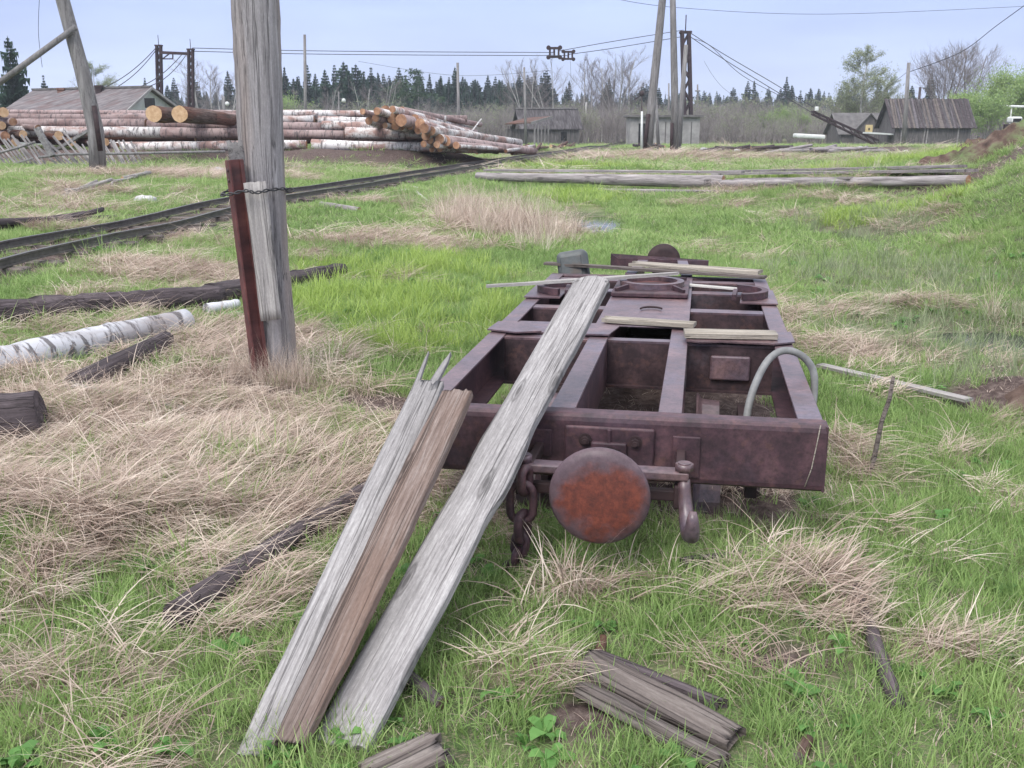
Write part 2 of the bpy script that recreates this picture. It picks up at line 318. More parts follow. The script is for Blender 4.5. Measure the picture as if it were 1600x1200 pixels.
M['shingle'] = solid('dark_shingle_roof', [(.3, (.030, .026, .028)), (.5, (.075, .068, .072)), (.72, (.16, .15, .155))], 1.6, .9, .4, .05, .02, 0, .2, 6, sc=(6, .6, 1))
M['white'] = solid('white_paint', [(.3, (.50, .51, .50)), (.7, (.70, .71, .70))], 4, .7, .1, .02)
M['yellowp'] = solid('pale_yellow_board', [(.3, (.52, .40, .2)), (.7, (.64, .52, .3))], 4, .8, .1, .02)
M['palegreen'] = solid('pale_green_wash', [(.3, (.34, .36, .36)), (.7, (.46, .48, .48))], 2, .85, .1, .02)
M['black'] = solid('dark_opening', [(.3, (.012, .012, .013)), (.7, (.02, .02, .022))], 4, .8, .1, .02)
M['stone'] = solid('pale_stone', [(.3, (.30, .29, .30)), (.7, (.56, .55, .56))], 8, .85, .4, .2)
M['brick'] = solid('chimney_brick', [(.3, (.12, .06, .045)), (.7, (.27, .16, .13))], 5, .9, .3, .05)
M['twig'] = solid('grey_brown_twigs', [(.3, (.15, .13, .13)), (.7, (.28, .25, .25))], .8, .9, .1, .25)
M['birchtwig'] = solid('birch_trunk_bark', [(.3, (.25, .24, .23)), (.7, (.52, .51, .49))], 3, .9, .1, .15)
def leafmat(name, cols, rand=.3, transl=.35, scale=.8, rough=.6, inst=False, spec=.25, vary=None):
    m, t, b, o = newmat(name); g = N(t, 'ShaderNodeNewGeometry')
    at = N(t, 'ShaderNodeAttribute', attribute_name='rnd')
    oi = N(t, 'ShaderNodeObjectInfo')
    r = mathn(t, 'ADD', mathn(t, 'MULTIPLY', at.outputs['Fac'], .6), mathn(t, 'MULTIPLY', oi.outputs['Random'], .4))
    if inst:
        ti = N(t, 'ShaderNodeAttribute', attribute_name='tint', attribute_type='INSTANCER')
        r = mathn(t, 'ADD', mathn(t, 'MULTIPLY', r, .55), mathn(t, 'MULTIPLY', ti.outputs['Fac'], .45))
    c = ramp(t, r, cols)
    t.links.new(c, b.inputs['Base Color']); b.inputs['Roughness'].default_value = rough; b.inputs['Specular IOR Level'].default_value = spec
    if transl:
        tr = N(t, 'ShaderNodeBsdfTranslucent'); t.links.new(c, tr.inputs[0]); ms = N(t, 'ShaderNodeMixShader'); ms.inputs[0].default_value = transl
        t.links.new(b.outputs[0], ms.inputs[1]); t.links.new(tr.outputs[0], ms.inputs[2]); t.links.new(ms.outputs[0], o.inputs[0])
    return m
M['grass'] = leafmat('green_grass', [(.1, (.11, .19, .065)), (.4, (.23, .345, .11)), (.66, (.34, .46, .17)), (.85, (.45, .48, .25)), (1., (.56, .49, .34))], inst=True)
M['bright'] = leafmat('bright_spring_grass', [(.1, (.20, .30, .07)), (.5, (.34, .46, .11)), (.9, (.46, .56, .19))], inst=True)
M['marshg'] = leafmat('marsh_grass', [(.1, (.17, .22, .12)), (.5, (.28, .33, .19)), (.9, (.42, .42, .30))], inst=True)
M['straw'] = leafmat('dry_straw', [(.05, (.12, .08, .07)), (.28, (.31, .225, .19)), (.55, (.53, .425, .355)), (.85, (.80, .71, .61))], inst=True, transl=.25)
M['weed'] = leafmat('broad_weed_leaf', [(.1, (.08, .17, .05)), (.6, (.14, .30, .08)), (.95, (.20, .38, .11))], inst=True)
M['spruce'] = leafmat('spruce_needles', [(.1, (.014, .034, .026)), (.5, (.026, .058, .040)), (.95, (.050, .092, .058))], transl=.1)
M['pine'] = leafmat('pine_needles', [(.1, (.022, .045, .026)), (.5, (.045, .085, .045)), (.95, (.085, .13, .06))], transl=.1)
M['buds'] = leafmat('young_birch_leaves', [(.1, (.22, .26, .15)), (.5, (.32, .36, .22)), (.95, (.44, .47, .32))], transl=.3)
M['willow'] = leafmat('young_willow_leaves', [(.1, (.17, .26, .09)), (.5, (.26, .38, .13)), (.95, (.38, .48, .19))], transl=.3)

def ground_mat():
    m, t, b, o = newmat('meadow_ground')
    v = mapping(t, (1, 1, 1), 'Object', False)
    A = lambda n: N(t, 'ShaderNodeAttribute', attribute_name=n).outputs['Fac']
    n1 = tnoise(t, v, 3, 8, .65); n2 = tnoise(t, v, 22, 6, .7); n3 = tnoise(t, v, .5, 4)
    green = ramp(t, n1, [(.3, (.055, .095, .035)), (.5, (.10, .18, .055)), (.7, (.17, .26, .085))])
    straw = ramp(t, n2, [(.3, (.09, .065, .055)), (.5, (.24, .18, .14)), (.7, (.40, .32, .24))])
    soil = ramp(t, n2, [(.3, (.045, .032, .030)), (.5, (.10, .072, .066)), (.7, (.19, .15, .135))])
    green = mix(t, mathn(t, 'MULTIPLY', A('bright'), .8), green, (.20, .32, .065))
    c = mix(t, mathn(t, 'MULTIPLY', ramp(t, n2, [(.35, (0, 0, 0)), (.6, (1, 1, 1))]), .55), green, soil)
    n5 = tnoise(t, mapping(t, (1, 2.2, 1), 'Object', False), 55, 4, .8); c = mix(t, mathn(t, 'MULTIPLY', ramp(t, n5, [(.53, (0, 0, 0)), (.62, (1, 1, 1))]), .7), c, (.34, .27, .20))
    c = mix(t, mathn(t, 'MULTIPLY', ramp(t, n5, [(.36, (1, 1, 1)), (.45, (0, 0, 0))]), .6), c, (.035, .045, .02))
    f = mathn(t, 'ADD', mathn(t, 'MULTIPLY', A('dry'), 1.3), mathn(t, 'MULTIPLY', mathn(t, 'SUBTRACT', n1, .5), 1.2), True)
    c = mix(t, f, c, straw)
    c = mix(t, mathn(t, 'MULTIPLY', A('marsh'), .6), c, (.14, .14, .10))
    f = mathn(t, 'ADD', mathn(t, 'MULTIPLY', A('dirt'), 1.5), mathn(t, 'MULTIPLY', mathn(t, 'SUBTRACT', n1, .6), 1.2), True)
    c = mix(t, f, c, soil)
    t.links.new(c, b.inputs['Base Color']); b.inputs['Roughness'].default_value = .95; b.inputs['Specular IOR Level'].default_value = .15
    bump(t, b, mathn(t, 'ADD', n2, n1), .8, .03); return m
M['ground'] = ground_mat()
mw, t, b, o = newmat('ditch_water'); b.inputs['Base Color'].default_value = (.03, .035, .04, 1); b.inputs['Roughness'].default_value = .06; b.inputs['Specular IOR Level'].default_value = .6
bump(t, b, tnoise(t, mapping(t, (1, 1, 1)), 6, 3), .08, .02); M['water'] = mw

# ------------------------------------------------------------------ mesh helpers
class MB:
    def __init__(s): s.bm = bmesh.new(); s.mi = 0
    def box(s, c, size, rot=None, bev=0, seg=2):
        mt = Matrix.Translation(Vector(c)) @ (rot.to_4x4() if rot else Matrix()) @ Matrix.Diagonal((*size, 1))
        r = bmesh.ops.create_cube(s.bm, size=1, matrix=mt); vs = r['verts']
        fs = set(f for v in vs for f in v.link_faces)
        for f in fs: f.material_index = s.mi
        if bev:
            es = list(set(e for v in vs for e in v.link_edges))
            bmesh.ops.bevel(s.bm, geom=es, offset=bev, segments=seg, affect='EDGES', profile=.5)
        return s
    def bar(s, a, b, w, h, up=(0, 0, 1), bev=0):
        a = Vector(a); b = Vector(b); d = b - a; x = d.normalized(); u = Vector(up)
        if abs(x.dot(u)) > .98: u = Vector((0, 1, 0))
        y = u.cross(x).normalized(); z = x.cross(y)
        return s.box((a + b) / 2, (d.length, w, h), Matrix((x, y, z)).transposed(), bev)
    def tube(s, pts, rad, n=8, cap=True, capmi=None, jit=0., ell_=1., closed=False):
        pts = [Vector(p) for p in pts]; m = len(pts)
        if not hasattr(rad, '__len__'): rad = [rad] * m
        rings = []; prev = None
        for i, p in enumerate(pts):
            if closed: d = pts[(i + 1) % m] - pts[i - 1]
            else: d = pts[min(i + 1, m - 1)] - pts[max(i - 1, 0)]
            d.normalize()
            if prev is None:
                u = Vector((0, 0, 1)) if abs(d.z) < .9 else Vector((1, 0, 0))
            else: u = prev
            a = (u - d * u.dot(d)).normalized(); bb = d.cross(a); prev = a
            rings.append([s.bm.verts.new(p + (a * math.cos(q) + bb * math.sin(q) * ell_) * rad[i] * (1 + (random.random() - .5) * jit)) for q in [2 * math.pi * k / n for k in range(n)]])
        rng_ = range(m) if closed else range(m - 1)
        for i in rng_:
            A, B = rings[i], rings[(i + 1) % m]
            for k in range(n):
                f = s.bm.faces.new((A[k], A[(k + 1) % n], B[(k + 1) % n], B[k])); f.material_index = s.mi; f.smooth = True
        if cap and not closed:
            for r_, fl in ((rings[0], 1), (rings[-1], 0)):
                f = s.bm.faces.new(r_[::-1] if fl else r_); f.material_index = s.mi if capmi is None else capmi
        return s
    def cyl(s, a, b, r, n=12, r2=None): return s.tube([a, b], [r, r if r2 is None else r2], n)
    def poly(s, vs, mi=None):
        f = s.bm.faces.new([s.bm.verts.new(Vector(v)) for v in vs]); f.material_index = s.mi if mi is None else mi; return s
    def prism(s, outline, d):
        """outline: list of 3D points; d: extrusion vector"""
        a = [s.bm.verts.new(Vector(v)) for v in outline]; b = [s.bm.verts.new(Vector(v) + Vector(d)) for v in outline]; n = len(a)
        fs = [s.bm.faces.new(a[::-1]), s.bm.faces.new(b)] + [s.bm.faces.new((a[i], a[(i + 1) % n], b[(i + 1) % n], b[i])) for i in range(n)]
        for f in fs: f.material_index = s.mi
        return s
    def build(s, name, mats, parent=None, loc=None, smooth=False):
        bmesh.ops.recalc_face_normals(s.bm, faces=s.bm.faces[:])
        me = bpy.data.meshes.new(name); s.bm.to_mesh(me); s.bm.free()
        if not isinstance(mats, (list, tuple)): mats = [mats]
        for m_ in mats: me.materials.append(m_)
        if smooth:
            for p in me.polygons: p.use_smooth = True
        o = bpy.data.objects.new(name, me); COL.objects.link(o)
        if parent: o.parent = parent
        if loc is not None: o.location = loc
        return o
def tag(o, label=None, cat=None, group=None, kind=None):
    if label: o['label'] = label
    if cat: o['category'] = cat
    if group: o['group'] = group
    if kind: o['kind'] = kind
    return o
def empty(name, loc, label, cat, group=None, rz=0):
    o = bpy.data.objects.new(name, None); COL.objects.link(o); o.location = loc; o.rotation_euler = (0, 0, rz)
    o.empty_display_size = .1
    return tag(o, label, cat, group)
def frame(p0, p1, up=Vector((0, 0, 1)), roll=0):
    p0 = Vector(p0); p1 = Vector(p1); x = (p1 - p0).normalized()
    if abs(x.dot(up)) > .97: up = Vector((0, 1, 0))
    y = up.cross(x).normalized(); z = x.cross(y); m = Matrix((x, y, z)).transposed().to_4x4() @ Matrix.Rotation(roll, 4, 'X')
    return Matrix.Translation(p0) @ m
def pmesh(L, w, t, nx=40, ny=6, wob=.06, prof=None, jag0=.0, jag1=.0, seed=0, surf=.0015, bend=0., tw=0., rnd1=0.):
    """a sawn plank along +X with uneven edges, splintered ends, a slightly cupped face"""
    rr = random.Random(seed); bm = bmesh.new(); top = []; bot = []
    j0 = [rr.random() for _ in range(ny + 1)]; j1 = [rr.random() for _ in range(ny + 1)]
    for i in range(nx + 1):
        s_ = i / nx; ra = []; rb = []
        pl = pr = 1.
        if prof: 
            k = s_ * (len(prof) - 1); a = int(min(k, len(prof) - 2)); f = k - a
            f = f * f * (3 - 2 * f)
            pl = prof[a][0] * (1 - f) + prof[a + 1][0] * f; pr = prof[a][1] * (1 - f) + prof[a + 1][1] * f
        for j in range(ny + 1):
            q = j / ny * 2 - 1
            side = pl if q > 0 else pr
            e_ = mnoise.noise(Vector((s_ * L * 3.1, (1 if q > 0 else -1) * 5 + seed, 2.2))) * wob + mnoise.noise(Vector((s_ * L * 14, (1 if q > 0 else -1) * 5 + seed, 7))) * wob * .25
            y = q * w / 2 * (side + e_ * abs(q))
            x = s_ * L
            if i == 0: x += j0[j] * jag0
            if i == nx: x -= j1[j] * jag1
            if i >= nx - 2: x -= rnd1 * q * q
            z = mnoise.noise(Vector((x * 4, y * 25, seed * 3.3))) * surf + bend * 4 * s_ * (1 - s_) + math.tan(tw * s_) * y
            dz = (0 if abs(q) < .99 else -t * .12)
            ra.append(bm.verts.new((x, y, t / 2 + z + dz))); rb.append(bm.verts.new((x, y * .99, -t / 2 + z)))
        top.append(ra); bot.append(rb)
    F_ = bm.faces.new
    for i in range(nx):
        for j in range(ny):
            F_((top[i][j], top[i + 1][j], top[i + 1][j + 1], top[i][j + 1])).smooth = True
            F_((bot[i][j], bot[i][j + 1], bot[i + 1][j + 1], bot[i + 1][j]))
        F_((top[i][0], bot[i][0], bot[i + 1][0], top[i + 1][0])); F_((top[i][ny], top[i + 1][ny], bot[i + 1][ny], bot[i][ny]))
    for j in range(ny):
        F_((top[0][j], top[0][j + 1], bot[0][j + 1], bot[0][j])); F_((top[nx][j], bot[nx][j], bot[nx][j + 1], top[nx][j + 1]))
    return bm
def ordw(n):
    one = ['', 'first', 'second', 'third', 'fourth', 'fifth', 'sixth', 'seventh', 'eighth', 'ninth', 'tenth', 'eleventh', 'twelfth', 'thirteenth', 'fourteenth', 'fifteenth', 'sixteenth', 'seventeenth', 'eighteenth', 'nineteenth', 'twentieth']
    return one[n] if n <= 20 else (['twenty', 'thirty', 'forty'][n // 10 - 2] + '-' + one[n % 10] if n % 10 else ['twentieth', 'thirtieth', 'fortieth'][n // 10 - 2])
ORD = ['first', 'second', 'third', 'fourth', 'fifth', 'sixth', 'seventh', 'eighth', 'ninth', 'tenth', 'eleventh', 'twelfth', 'thirteenth', 'fourteenth', 'fifteenth', 'sixteenth']
SEED = [10]
AVOID = []        # (x0,y0,x1,y1,r) tall grass keeps clear of these
def plank(name, p0, p1, w, t, mat, label=None, cat='plank', group=None, roll=0, parent=None, avoid=True, up=Vector((0, 0, 1)), **kw):
    p0 = Vector(p0); p1 = Vector(p1); SEED[0] += 1; L = (p1 - p0).length
    kw.setdefault('nx', max(6, int(L * 14)))
    bm = pmesh(L, w, t, seed=SEED[0], **kw)
    bmesh.ops.recalc_face_normals(bm, faces=bm.faces[:])
    me = bpy.data.meshes.new(name); bm.to_mesh(me); bm.free(); me.materials.append(mat)
    o = bpy.data.objects.new(name, me); COL.objects.link(o); o.matrix_world = frame(p0, p1, up, roll)
    if parent: o.parent = parent; o.matrix_parent_inverse = Matrix()
    if label: tag(o, label, cat, group)
    if avoid: AVOID.append((p0.x, p0.y, p1.x, p1.y, (w / 2 + .02) if name != 'leaning_plank' else -(w / 2 + .03)))
    return o
def logm(L, r0, r1, n=12, nx=10, jit=.06, bend=0., capmi=1):
    mb = MB(); mb.tube([(L * i / nx, bend * math.sin(math.pi * i / nx) + random.uniform(-1, 1) * r0 * .06, random.uniform(-1, 1) * r0 * .06) for i in range(nx + 1)],
                       [r0 + (r1 - r0) * i / nx for i in range(nx + 1)], n, True, capmi, jit); return mb
def log(name, p0, p1, r0, r1, mats, label, cat='log', group=None, n=12, nx=10, jit=.06, bend=0., avoid=True, parent=None):
    p0 = Vector(p0); p1 = Vector(p1); mb = logm((p1 - p0).length, r0, r1, n, nx, jit, bend, 1 if len(mats) > 1 else None)
    o = mb.build(name, mats, parent); o.matrix_world = frame(p0, p1)
    if label: tag(o, label, cat, group)
    if avoid and p0.y < 30: AVOID.append((p0.x, p0.y, p1.x, p1.y, max(r0, r1) * .85))
    return o

# ------------------------------------------------------------------ ground
def axis(lo, hi, fine, grow, mx):
    v = [0.]; st = fine
    while v[-1] < hi: v.append(v[-1] + st); st = min(st * grow, mx)
    w = [0.]; st = fine
    while w[-1] > lo: w.append(w[-1] - st); st = min(st * grow, mx)
    return np.array(sorted(set(w + v)))
gx = axis(-900, 900, .045, 1.022, 30); gy = axis(-40, 1300, .045, 1.012, 30)
X, Yg = np.meshgrid(gx, gy)
zz = terrain(X.ravel(), Yg.ravel())
dry, brt, dirt, mar = maps(X.ravel(), Yg.ravel())
zz = zz + dry * ((vnoise(X.ravel(), Yg.ravel(), 4.3) - .3) * .07 + (vnoise(X.ravel() + 3, Yg.ravel(), 2.1) - .4) * .07) * (Yg.ravel() < 14)
co = np.stack([X.ravel(), Yg.ravel(), zz], 1)
ny_, nx_ = X.shape
idx = np.arange(nx_ * ny_).reshape(ny_, nx_)
q = np.stack([idx[:-1, :-1], idx[:-1, 1:], idx[1:, 1:], idx[1:, :-1]], -1).reshape(-1, 4)
me = bpy.data.meshes.new('ground'); me.vertices.add(len(co)); me.vertices.foreach_set('co', co.ravel())
me.loops.add(q.size); me.loops.foreach_set('vertex_index', q.ravel()); me.polygons.add(len(q))
me.polygons.foreach_set('loop_start', np.arange(0, q.size, 4)); me.polygons.foreach_set('use_smooth', np.ones(len(q), bool))
for nm, arr in (('dry', dry), ('bright', brt), ('dirt', dirt), ('marsh', mar)):
    a = me.attributes.new(nm, 'FLOAT', 'POINT'); a.data.foreach_set('value', arr.astype(np.float32))
me.update(); me.validate(); me.materials.append(M['ground'])
go = bpy.data.objects.new('ground', me); COL.objects.link(go); tag(go, kind='structure')
def disc_water(c, rx, ry, z, lab):
    mb = MB(); mb.poly([(math.cos(a) * rx, math.sin(a) * ry, 0) for a in [2 * math.pi * k / 28 for k in range(28)]])
    o = mb.build('water', M['water'], None, (c.x, c.y, z)); tag(o, kind='structure'); return o
disc_water(PUD, .9, 3.0, hz(PUD.x, PUD.y) + .08, '')
for i, rr_ in ((0, (1.3, 1.1)), (2, (.8, 1.6))):
    disc_water(MARSH[i], rr_[0], rr_[1], hz(MARSH[i].x, MARSH[i].y) + .03, '')

# ------------------------------------------------------------------ the wagon
wz = 0.0
wag = empty('flat_wagon', (WO.x, WO.y, wz), 'rusty narrow gauge wagon underframe standing in the grass with planks laid across it', 'wagon', rz=-WA)
# local axes: x to the right, y away from the camera, z up; front beam face at y = 0
TOP = .58
mb = MB()      # front headstock: channel with rounded top edge, open to the back
prof = [(0, TOP - .03), (.004, TOP - .012), (.014, TOP - .003), (.03, TOP), (.10, TOP), (.10, TOP - .014), (.02, TOP - .016), (.016, TOP - .03),
        (.016, .33), (.02, .314), (.10, .31), (.10, .296), (.03, .295), (.014, .298), (.004, .307), (0, .325)]
mb.prism([(-.873, y, z) for y, z in prof], (1.746, 0, 0)); mb.build('front_beam', M['rust'], wag)
MB().box((.874, .05, .437), (.012, .098, .282), bev=.004).build('end_plate', M['rust'], wag)
MB().box((-.874, .05, .437), (.012, .098, .282), bev=.004).build('end_plate', M['rust'], wag)
def channel(x0, x1, y0, y1, webside, name, mat='rust', top=TOP, h=.28, t=.012):
    """channel lying along y: top flange x0..x1, web on one side"""
    mb = MB(); mb.mi = 1; mb.box(((x0 + x1) / 2, (y0 + y1) / 2, top - t / 2), (x1 - x0, y1 - y0, t), bev=.002, seg=1)
    mb.mi = 0; xw = x0 + t / 2 if webside < 0 else x1 - t / 2
    mb.box((xw, (y0 + y1) / 2, top - h / 2), (t, y1 - y0, h - 2 * t - .001)); mb.box(((x0 + x1) / 2, (y0 + y1) / 2, top - h + t / 2), (x1 - x0, y1 - y0, t))
    return mb.build(name, [M[mat], M['rust_top']], wag)
T2 = TOP - .004
channel(.765, .868, .102, 4.25, 1, 'side_sill', top=T2); channel(-.868, -.765, .102, 4.25, -1, 'side_sill', top=T2)
channel(-.275, -.165, .102, 4.25, 1, 'centre_sill', top=T2 - .002); channel(.19, .29, .102, 4.25, -1, 'centre_sill', top=T2 - .002)
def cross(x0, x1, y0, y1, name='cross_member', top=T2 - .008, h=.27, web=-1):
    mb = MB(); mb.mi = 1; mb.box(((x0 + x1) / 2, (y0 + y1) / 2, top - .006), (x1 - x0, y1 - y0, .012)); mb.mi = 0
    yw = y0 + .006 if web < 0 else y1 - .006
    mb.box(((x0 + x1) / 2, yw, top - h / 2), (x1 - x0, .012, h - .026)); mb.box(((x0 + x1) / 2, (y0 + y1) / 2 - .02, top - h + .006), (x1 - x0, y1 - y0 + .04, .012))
    return mb.build(name, [M['rust_shaded'], M['rust_top']], wag)  # webs and lower flanges take the rust with bay shade in its colour
COLS = [(-.764, -.276), (-.164, .189), (.291, .764)]
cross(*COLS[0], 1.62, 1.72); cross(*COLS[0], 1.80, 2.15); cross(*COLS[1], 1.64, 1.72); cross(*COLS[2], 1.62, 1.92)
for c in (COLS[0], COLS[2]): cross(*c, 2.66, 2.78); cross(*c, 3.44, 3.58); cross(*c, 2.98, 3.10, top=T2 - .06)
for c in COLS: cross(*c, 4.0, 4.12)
# big plate on the pivot, irregular gusset plates on the crossings
mb = MB(); mb.box((.008, 2.98, TOP + .001), (.565, 1.95, .010), bev=.003, seg=1); mb.build('centre_plate', M['rust_top'], wag)
def gusset(pts, z=TOP + .004):
    mb = MB(); mb.prism([(x, y, z) for x, y in pts], (0, 0, .009)); return mb.build('gusset_plate', M['rust_top'], wag)
gusset([(-.885, 1.72), (-.87, 1.98), (-.74, 1.98), (-.60, 1.80), (-.56, 1.72), (-.70, 1.66)])
gusset([(.28, 1.60), (.36, 1.56), (.48, 1.60), (.76, 1.58), (.88, 1.66), (.88, 1.95), (.76, 1.93), (.30, 1.92)])
gusset([(-.30, 1.68), (-.16, 1.68), (-.12, 1.95), (-.28, 2.02), (-.34, 1.84)])
gusset([(-.875, 2.95), (-.62, 2.95), (-.60, 3.55), (-.875, 3.55)]); gusset([(.62, 2.95), (.875, 2.95), (.875, 3.55), (.66, 3.55)])
# turntable: square base and dished ring
tt = MB().box((.0, 3.42, TOP + .028), (.54, .72, .034), bev=.008).build('turntable_base', M['rust'], wag)
def ring(c, r0, r1, z0, z1, a0=0, a1=2 * math.pi, n=40):
    mb = MB(); m_ = []; full = abs(a1 - a0 - 2 * math.pi) < .01; k = n if full else n + 1
    for i in range(k):
        a = a0 + (a1 - a0) * i / n; ca, sa = math.cos(a), math.sin(a)
        m_.append([mb.bm.verts.new((c[0] + r * ca, c[1] + r * sa, z)) for r, z in ((r0, z0), (r1, z0), (r1, z1), (r0, z1))])
    for i in range(n):
        A = m_[i]; B = m_[(i + 1) % k]
        for j in range(4): mb.bm.faces.new((A[j], A[(j + 1) % 4], B[(j + 1) % 4], B[j]))
    if not full: mb.bm.faces.new(m_[0]); mb.bm.faces.new(m_[-1][::-1])
    return mb
ring((.0, 3.42), .185, .235, TOP + .044, TOP + .085).build('turntable_ring', M['rust_top'], wag)
MB().cyl((.0, 3.42, TOP + .0455), (.0, 3.42, TOP + .052), .184, 32).build('turntable_dish', M['rust_red'], wag)
for sx in (-1, 1):
    for sy in (-1, 1):
        MB().bar((sx * .24, 3.42 + sy * .32, TOP + .052), (sx * .16, 3.42 + sy * .2, TOP + .066), .02, .03).build('rib', M['rust'], wag)
mb = MB(); mb.tube([(.04 + .07 * math.cos(a), 2.55 + .08 * math.sin(a), TOP + .02) for a in [R(q) for q in range(20, 200, 20)]], .007, 6); mb.build('lifting_eye', M['rust_dark'], wag)
# side bearings: curved bars standing on the sills
for sx in (-1, 1):
    a0, a1 = (R(-75), R(80)) if sx > 0 else (R(100), R(255))
    ring((sx * .58, 3.25), .20, .245, TOP + .016, TOP + .062, a0 + (0 if sx > 0 else 0), a1, 18).build('side_bearing', M['rust'], wag)
    MB().bar((sx * .58, 3.02, TOP + .035), (sx * .60, 3.30, TOP + .035), .03, .045, bev=.004).build('bearing_stop', M['rust'], wag)
# rear beam and draft extension
mb = MB(); mb.mi = 0; mb.box((0, 4.30, TOP - .145), (1.746, .09, .27), bev=.01); mb.build('rear_beam', M['rust'], wag)
for x in (-.22, .24): MB().bar((x, 4.35, TOP - .01), (x * .75, 5.42, TOP - .015), .09, .02).bar((x, 4.35, TOP - .13), (x * .75, 5.42, TOP - .13), .012, .22).build('draft_sill', [M['rust_top']], wag)
mb = MB(); mb.prism([(-.47, 5.34, TOP - .07), (-.47, 5.34, TOP + .045), (-.40, 5.34, TOP - .0), (-.1, 5.34, TOP + .01), (.12, 5.34, TOP - .015), (.42, 5.34, TOP + .0), (.42, 5.34, TOP - .07)], (0, .014, 0))
mb.prism([(-.47, 5.355, TOP + .045), (-.40, 5.355, TOP + .0), (.42, 5.355, TOP + .0), (.42, 5.46, TOP - .01), (-.44, 5.46, TOP - .01)], (0, 0, -.012)); mb.build('rear_draft_beam', M['rust'], wag)
def buffer(y, z, r, sgn, mat):
    mb = MB(); mb.mi = 0
    rr_ = [(0, 0), (r * .55, .002), (r * .82, .008), (r * .94, .016), (r, .03), (r * .98, .048), (r * .6, .056), (0, .058)]
    n = 48; rings = []
    for rad, dy in rr_:
        if rad == 0: rings.append([mb.bm.verts.new((0, y + sgn * dy, z))])
        else: rings.append([mb.bm.verts.new((rad * math.cos(2 * math.pi * k / n), y + sgn * dy, z + rad * math.sin(2 * math.pi * k / n))) for k in range(n)])
    for A, B in zip(rings[:-1], rings[1:]):
        for k in range(n):
            if len(A) == 1: f = mb.bm.faces.new((A[0], B[k], B[(k + 1) % n]))
            elif len(B) == 1: f = mb.bm.faces.new((A[k], B[0], A[(k + 1) % n]))
            else: f = mb.bm.faces.new((A[k], B[k], B[(k + 1) % n], A[(k + 1) % n]))
            f.smooth = True
    return mb.build('buffer_plate', mat, wag)
# front buffer: red-brown flaking rust in the middle of a purple-grey disc
m, t, b, o = newmat('buffer_rust'); v = mapping(t, (1, 1, 1), off=False)
sx_ = N(t, 'ShaderNodeSeparateXYZ'); t.links.new(v, sx_.inputs[0])
n1 = tnoise(t, v, 9, 6, .6); n2 = tnoise(t, v, 24, 8, .75)
dx = mathn(t, 'MULTIPLY', mathn(t, 'SUBTRACT', sx_.outputs[0], .012), 1 / .15); dz = mathn(t, 'MULTIPLY', mathn(t, 'SUBTRACT', sx_.outputs[2], .375), 1 / .145)
rr2 = mathn(t, 'ADD', mathn(t, 'MULTIPLY', dx, dx), mathn(t, 'MULTIPLY', dz, dz))
f = mathn(t, 'SUBTRACT', mathn(t, 'ADD', 1.55, mathn(t, 'MULTIPLY', mathn(t, 'SUBTRACT', n1, .55), 3.2)), rr2)
f = mathn(t, 'MULTIPLY', ramp(t, f, [(.0, (0, 0, 0)), (.75, (1, 1, 1))]), .9)
orange = ramp(t, n2, [(.3, (.05, .018, .016)), (.5, (.135, .032, .020)), (.7, (.22, .052, .028))])
c = mix(t, f, ramp(t, n2, [(.3, (.06, .036, .046)), (.7, (.13, .085, .10))]), orange)
t.links.new(c, b.inputs['Base Color']); b.inputs['Roughness'].default_value = .5; b.inputs['Specular IOR Level'].default_value = .5; bump(t, b, mathn(t, 'ADD', n2, n1), .35, .003)
M['bufmat'] = m
BZ = .395
buffer(-.50, BZ, .193, 1, M['bufmat']); buffer(5.80, TOP - .06, .16, -1, M['rust_dark'])
MB().cyl((0, -.45, BZ), (0, -.02, BZ), .062, 20).build('buffer_shank', M['rust_dark'], wag)
MB().cyl((0, 5.46, TOP - .07), (0, 5.78, TOP - .07), .05, 14).build('buffer_shank', M['rust_dark'], wag)
# mounting plate with notch, bolts, small welded plates
mp_ = MB(); mp_.box((-.005, -.012, .448), (.375, .022, .175), bev=.009, seg=3).box((-.005, -.027, .40), (.15, .03, .15), bev=.008).box((-.005, -.03, .49), (.014, .02, .08), bev=.003)
mp_ = mp_.build('buffer_mounting', M['rust'], wag)
for x in (-.105, .105):
    mb = MB(); mb.cyl((x, -.022, .478), (x, -.030, .478), .028, 20).cyl((x, -.029, .478), (x, -.046, .478), .019, 6).cyl((x, -.045, .478), (x, -.058, .478), .010, 10); mb.build('bolt', M['rust_dark'], mp_)
MB().box((.315, -.006, .42), (.115, .012, .18), bev=.005).build('patch_plate', M['rust'], wag)
MB().box((-.30, -.006, .45), (.10, .012, .12), bev=.005).build('patch_plate', M['rust'], wag)
# equaliser bar with the chain and the hook
mb = MB(); mb.bar((-.33, -.275, .435), (.33, -.275, .435), .075, .034, bev=.006); mb.build('equaliser_bar', M['rust_top'], wag)
mb = MB(); mb.bar((-.30, -.25, .34), (.31, -.25, .34), .04, .045, bev=.006); mb.build('lower_bar', M['rust_dark'], wag)
MB().box((-.325, -.265, .385), (.06, .07, .14), bev=.008).build('bracket', M['rust_dark'], wag)
for x_ in (-.30, .295): MB().box((x_, -.15, .43), (.035, .28, .05), bev=.005).build('bar_arm', M['rust_dark'], wag)
for x in (-.325, .312):
    mb = MB(); mb.cyl((x, -.28, .452), (x, -.28, .482), .036, 6); mb.cyl((x, -.28, .481), (x, -.28, .486), .026, 12); mb.build('bolt', M['rust_top'], wag)
hk = MB(); hk.tube([(.312, -.285, .418), (.315, -.29, .38), (.32, -.30, .34), (.325, -.315, .30), (.335, -.35, .255), (.345, -.395, .232), (.35, -.43, .245), (.352, -.455, .285), (.352, -.458, .325), (.352, -.45, .35)],
                   [.024, .026, .027, .029, .033, .034, .032, .028, .022, .014], 12); hk.build('hook', M['rust_top'], wag)
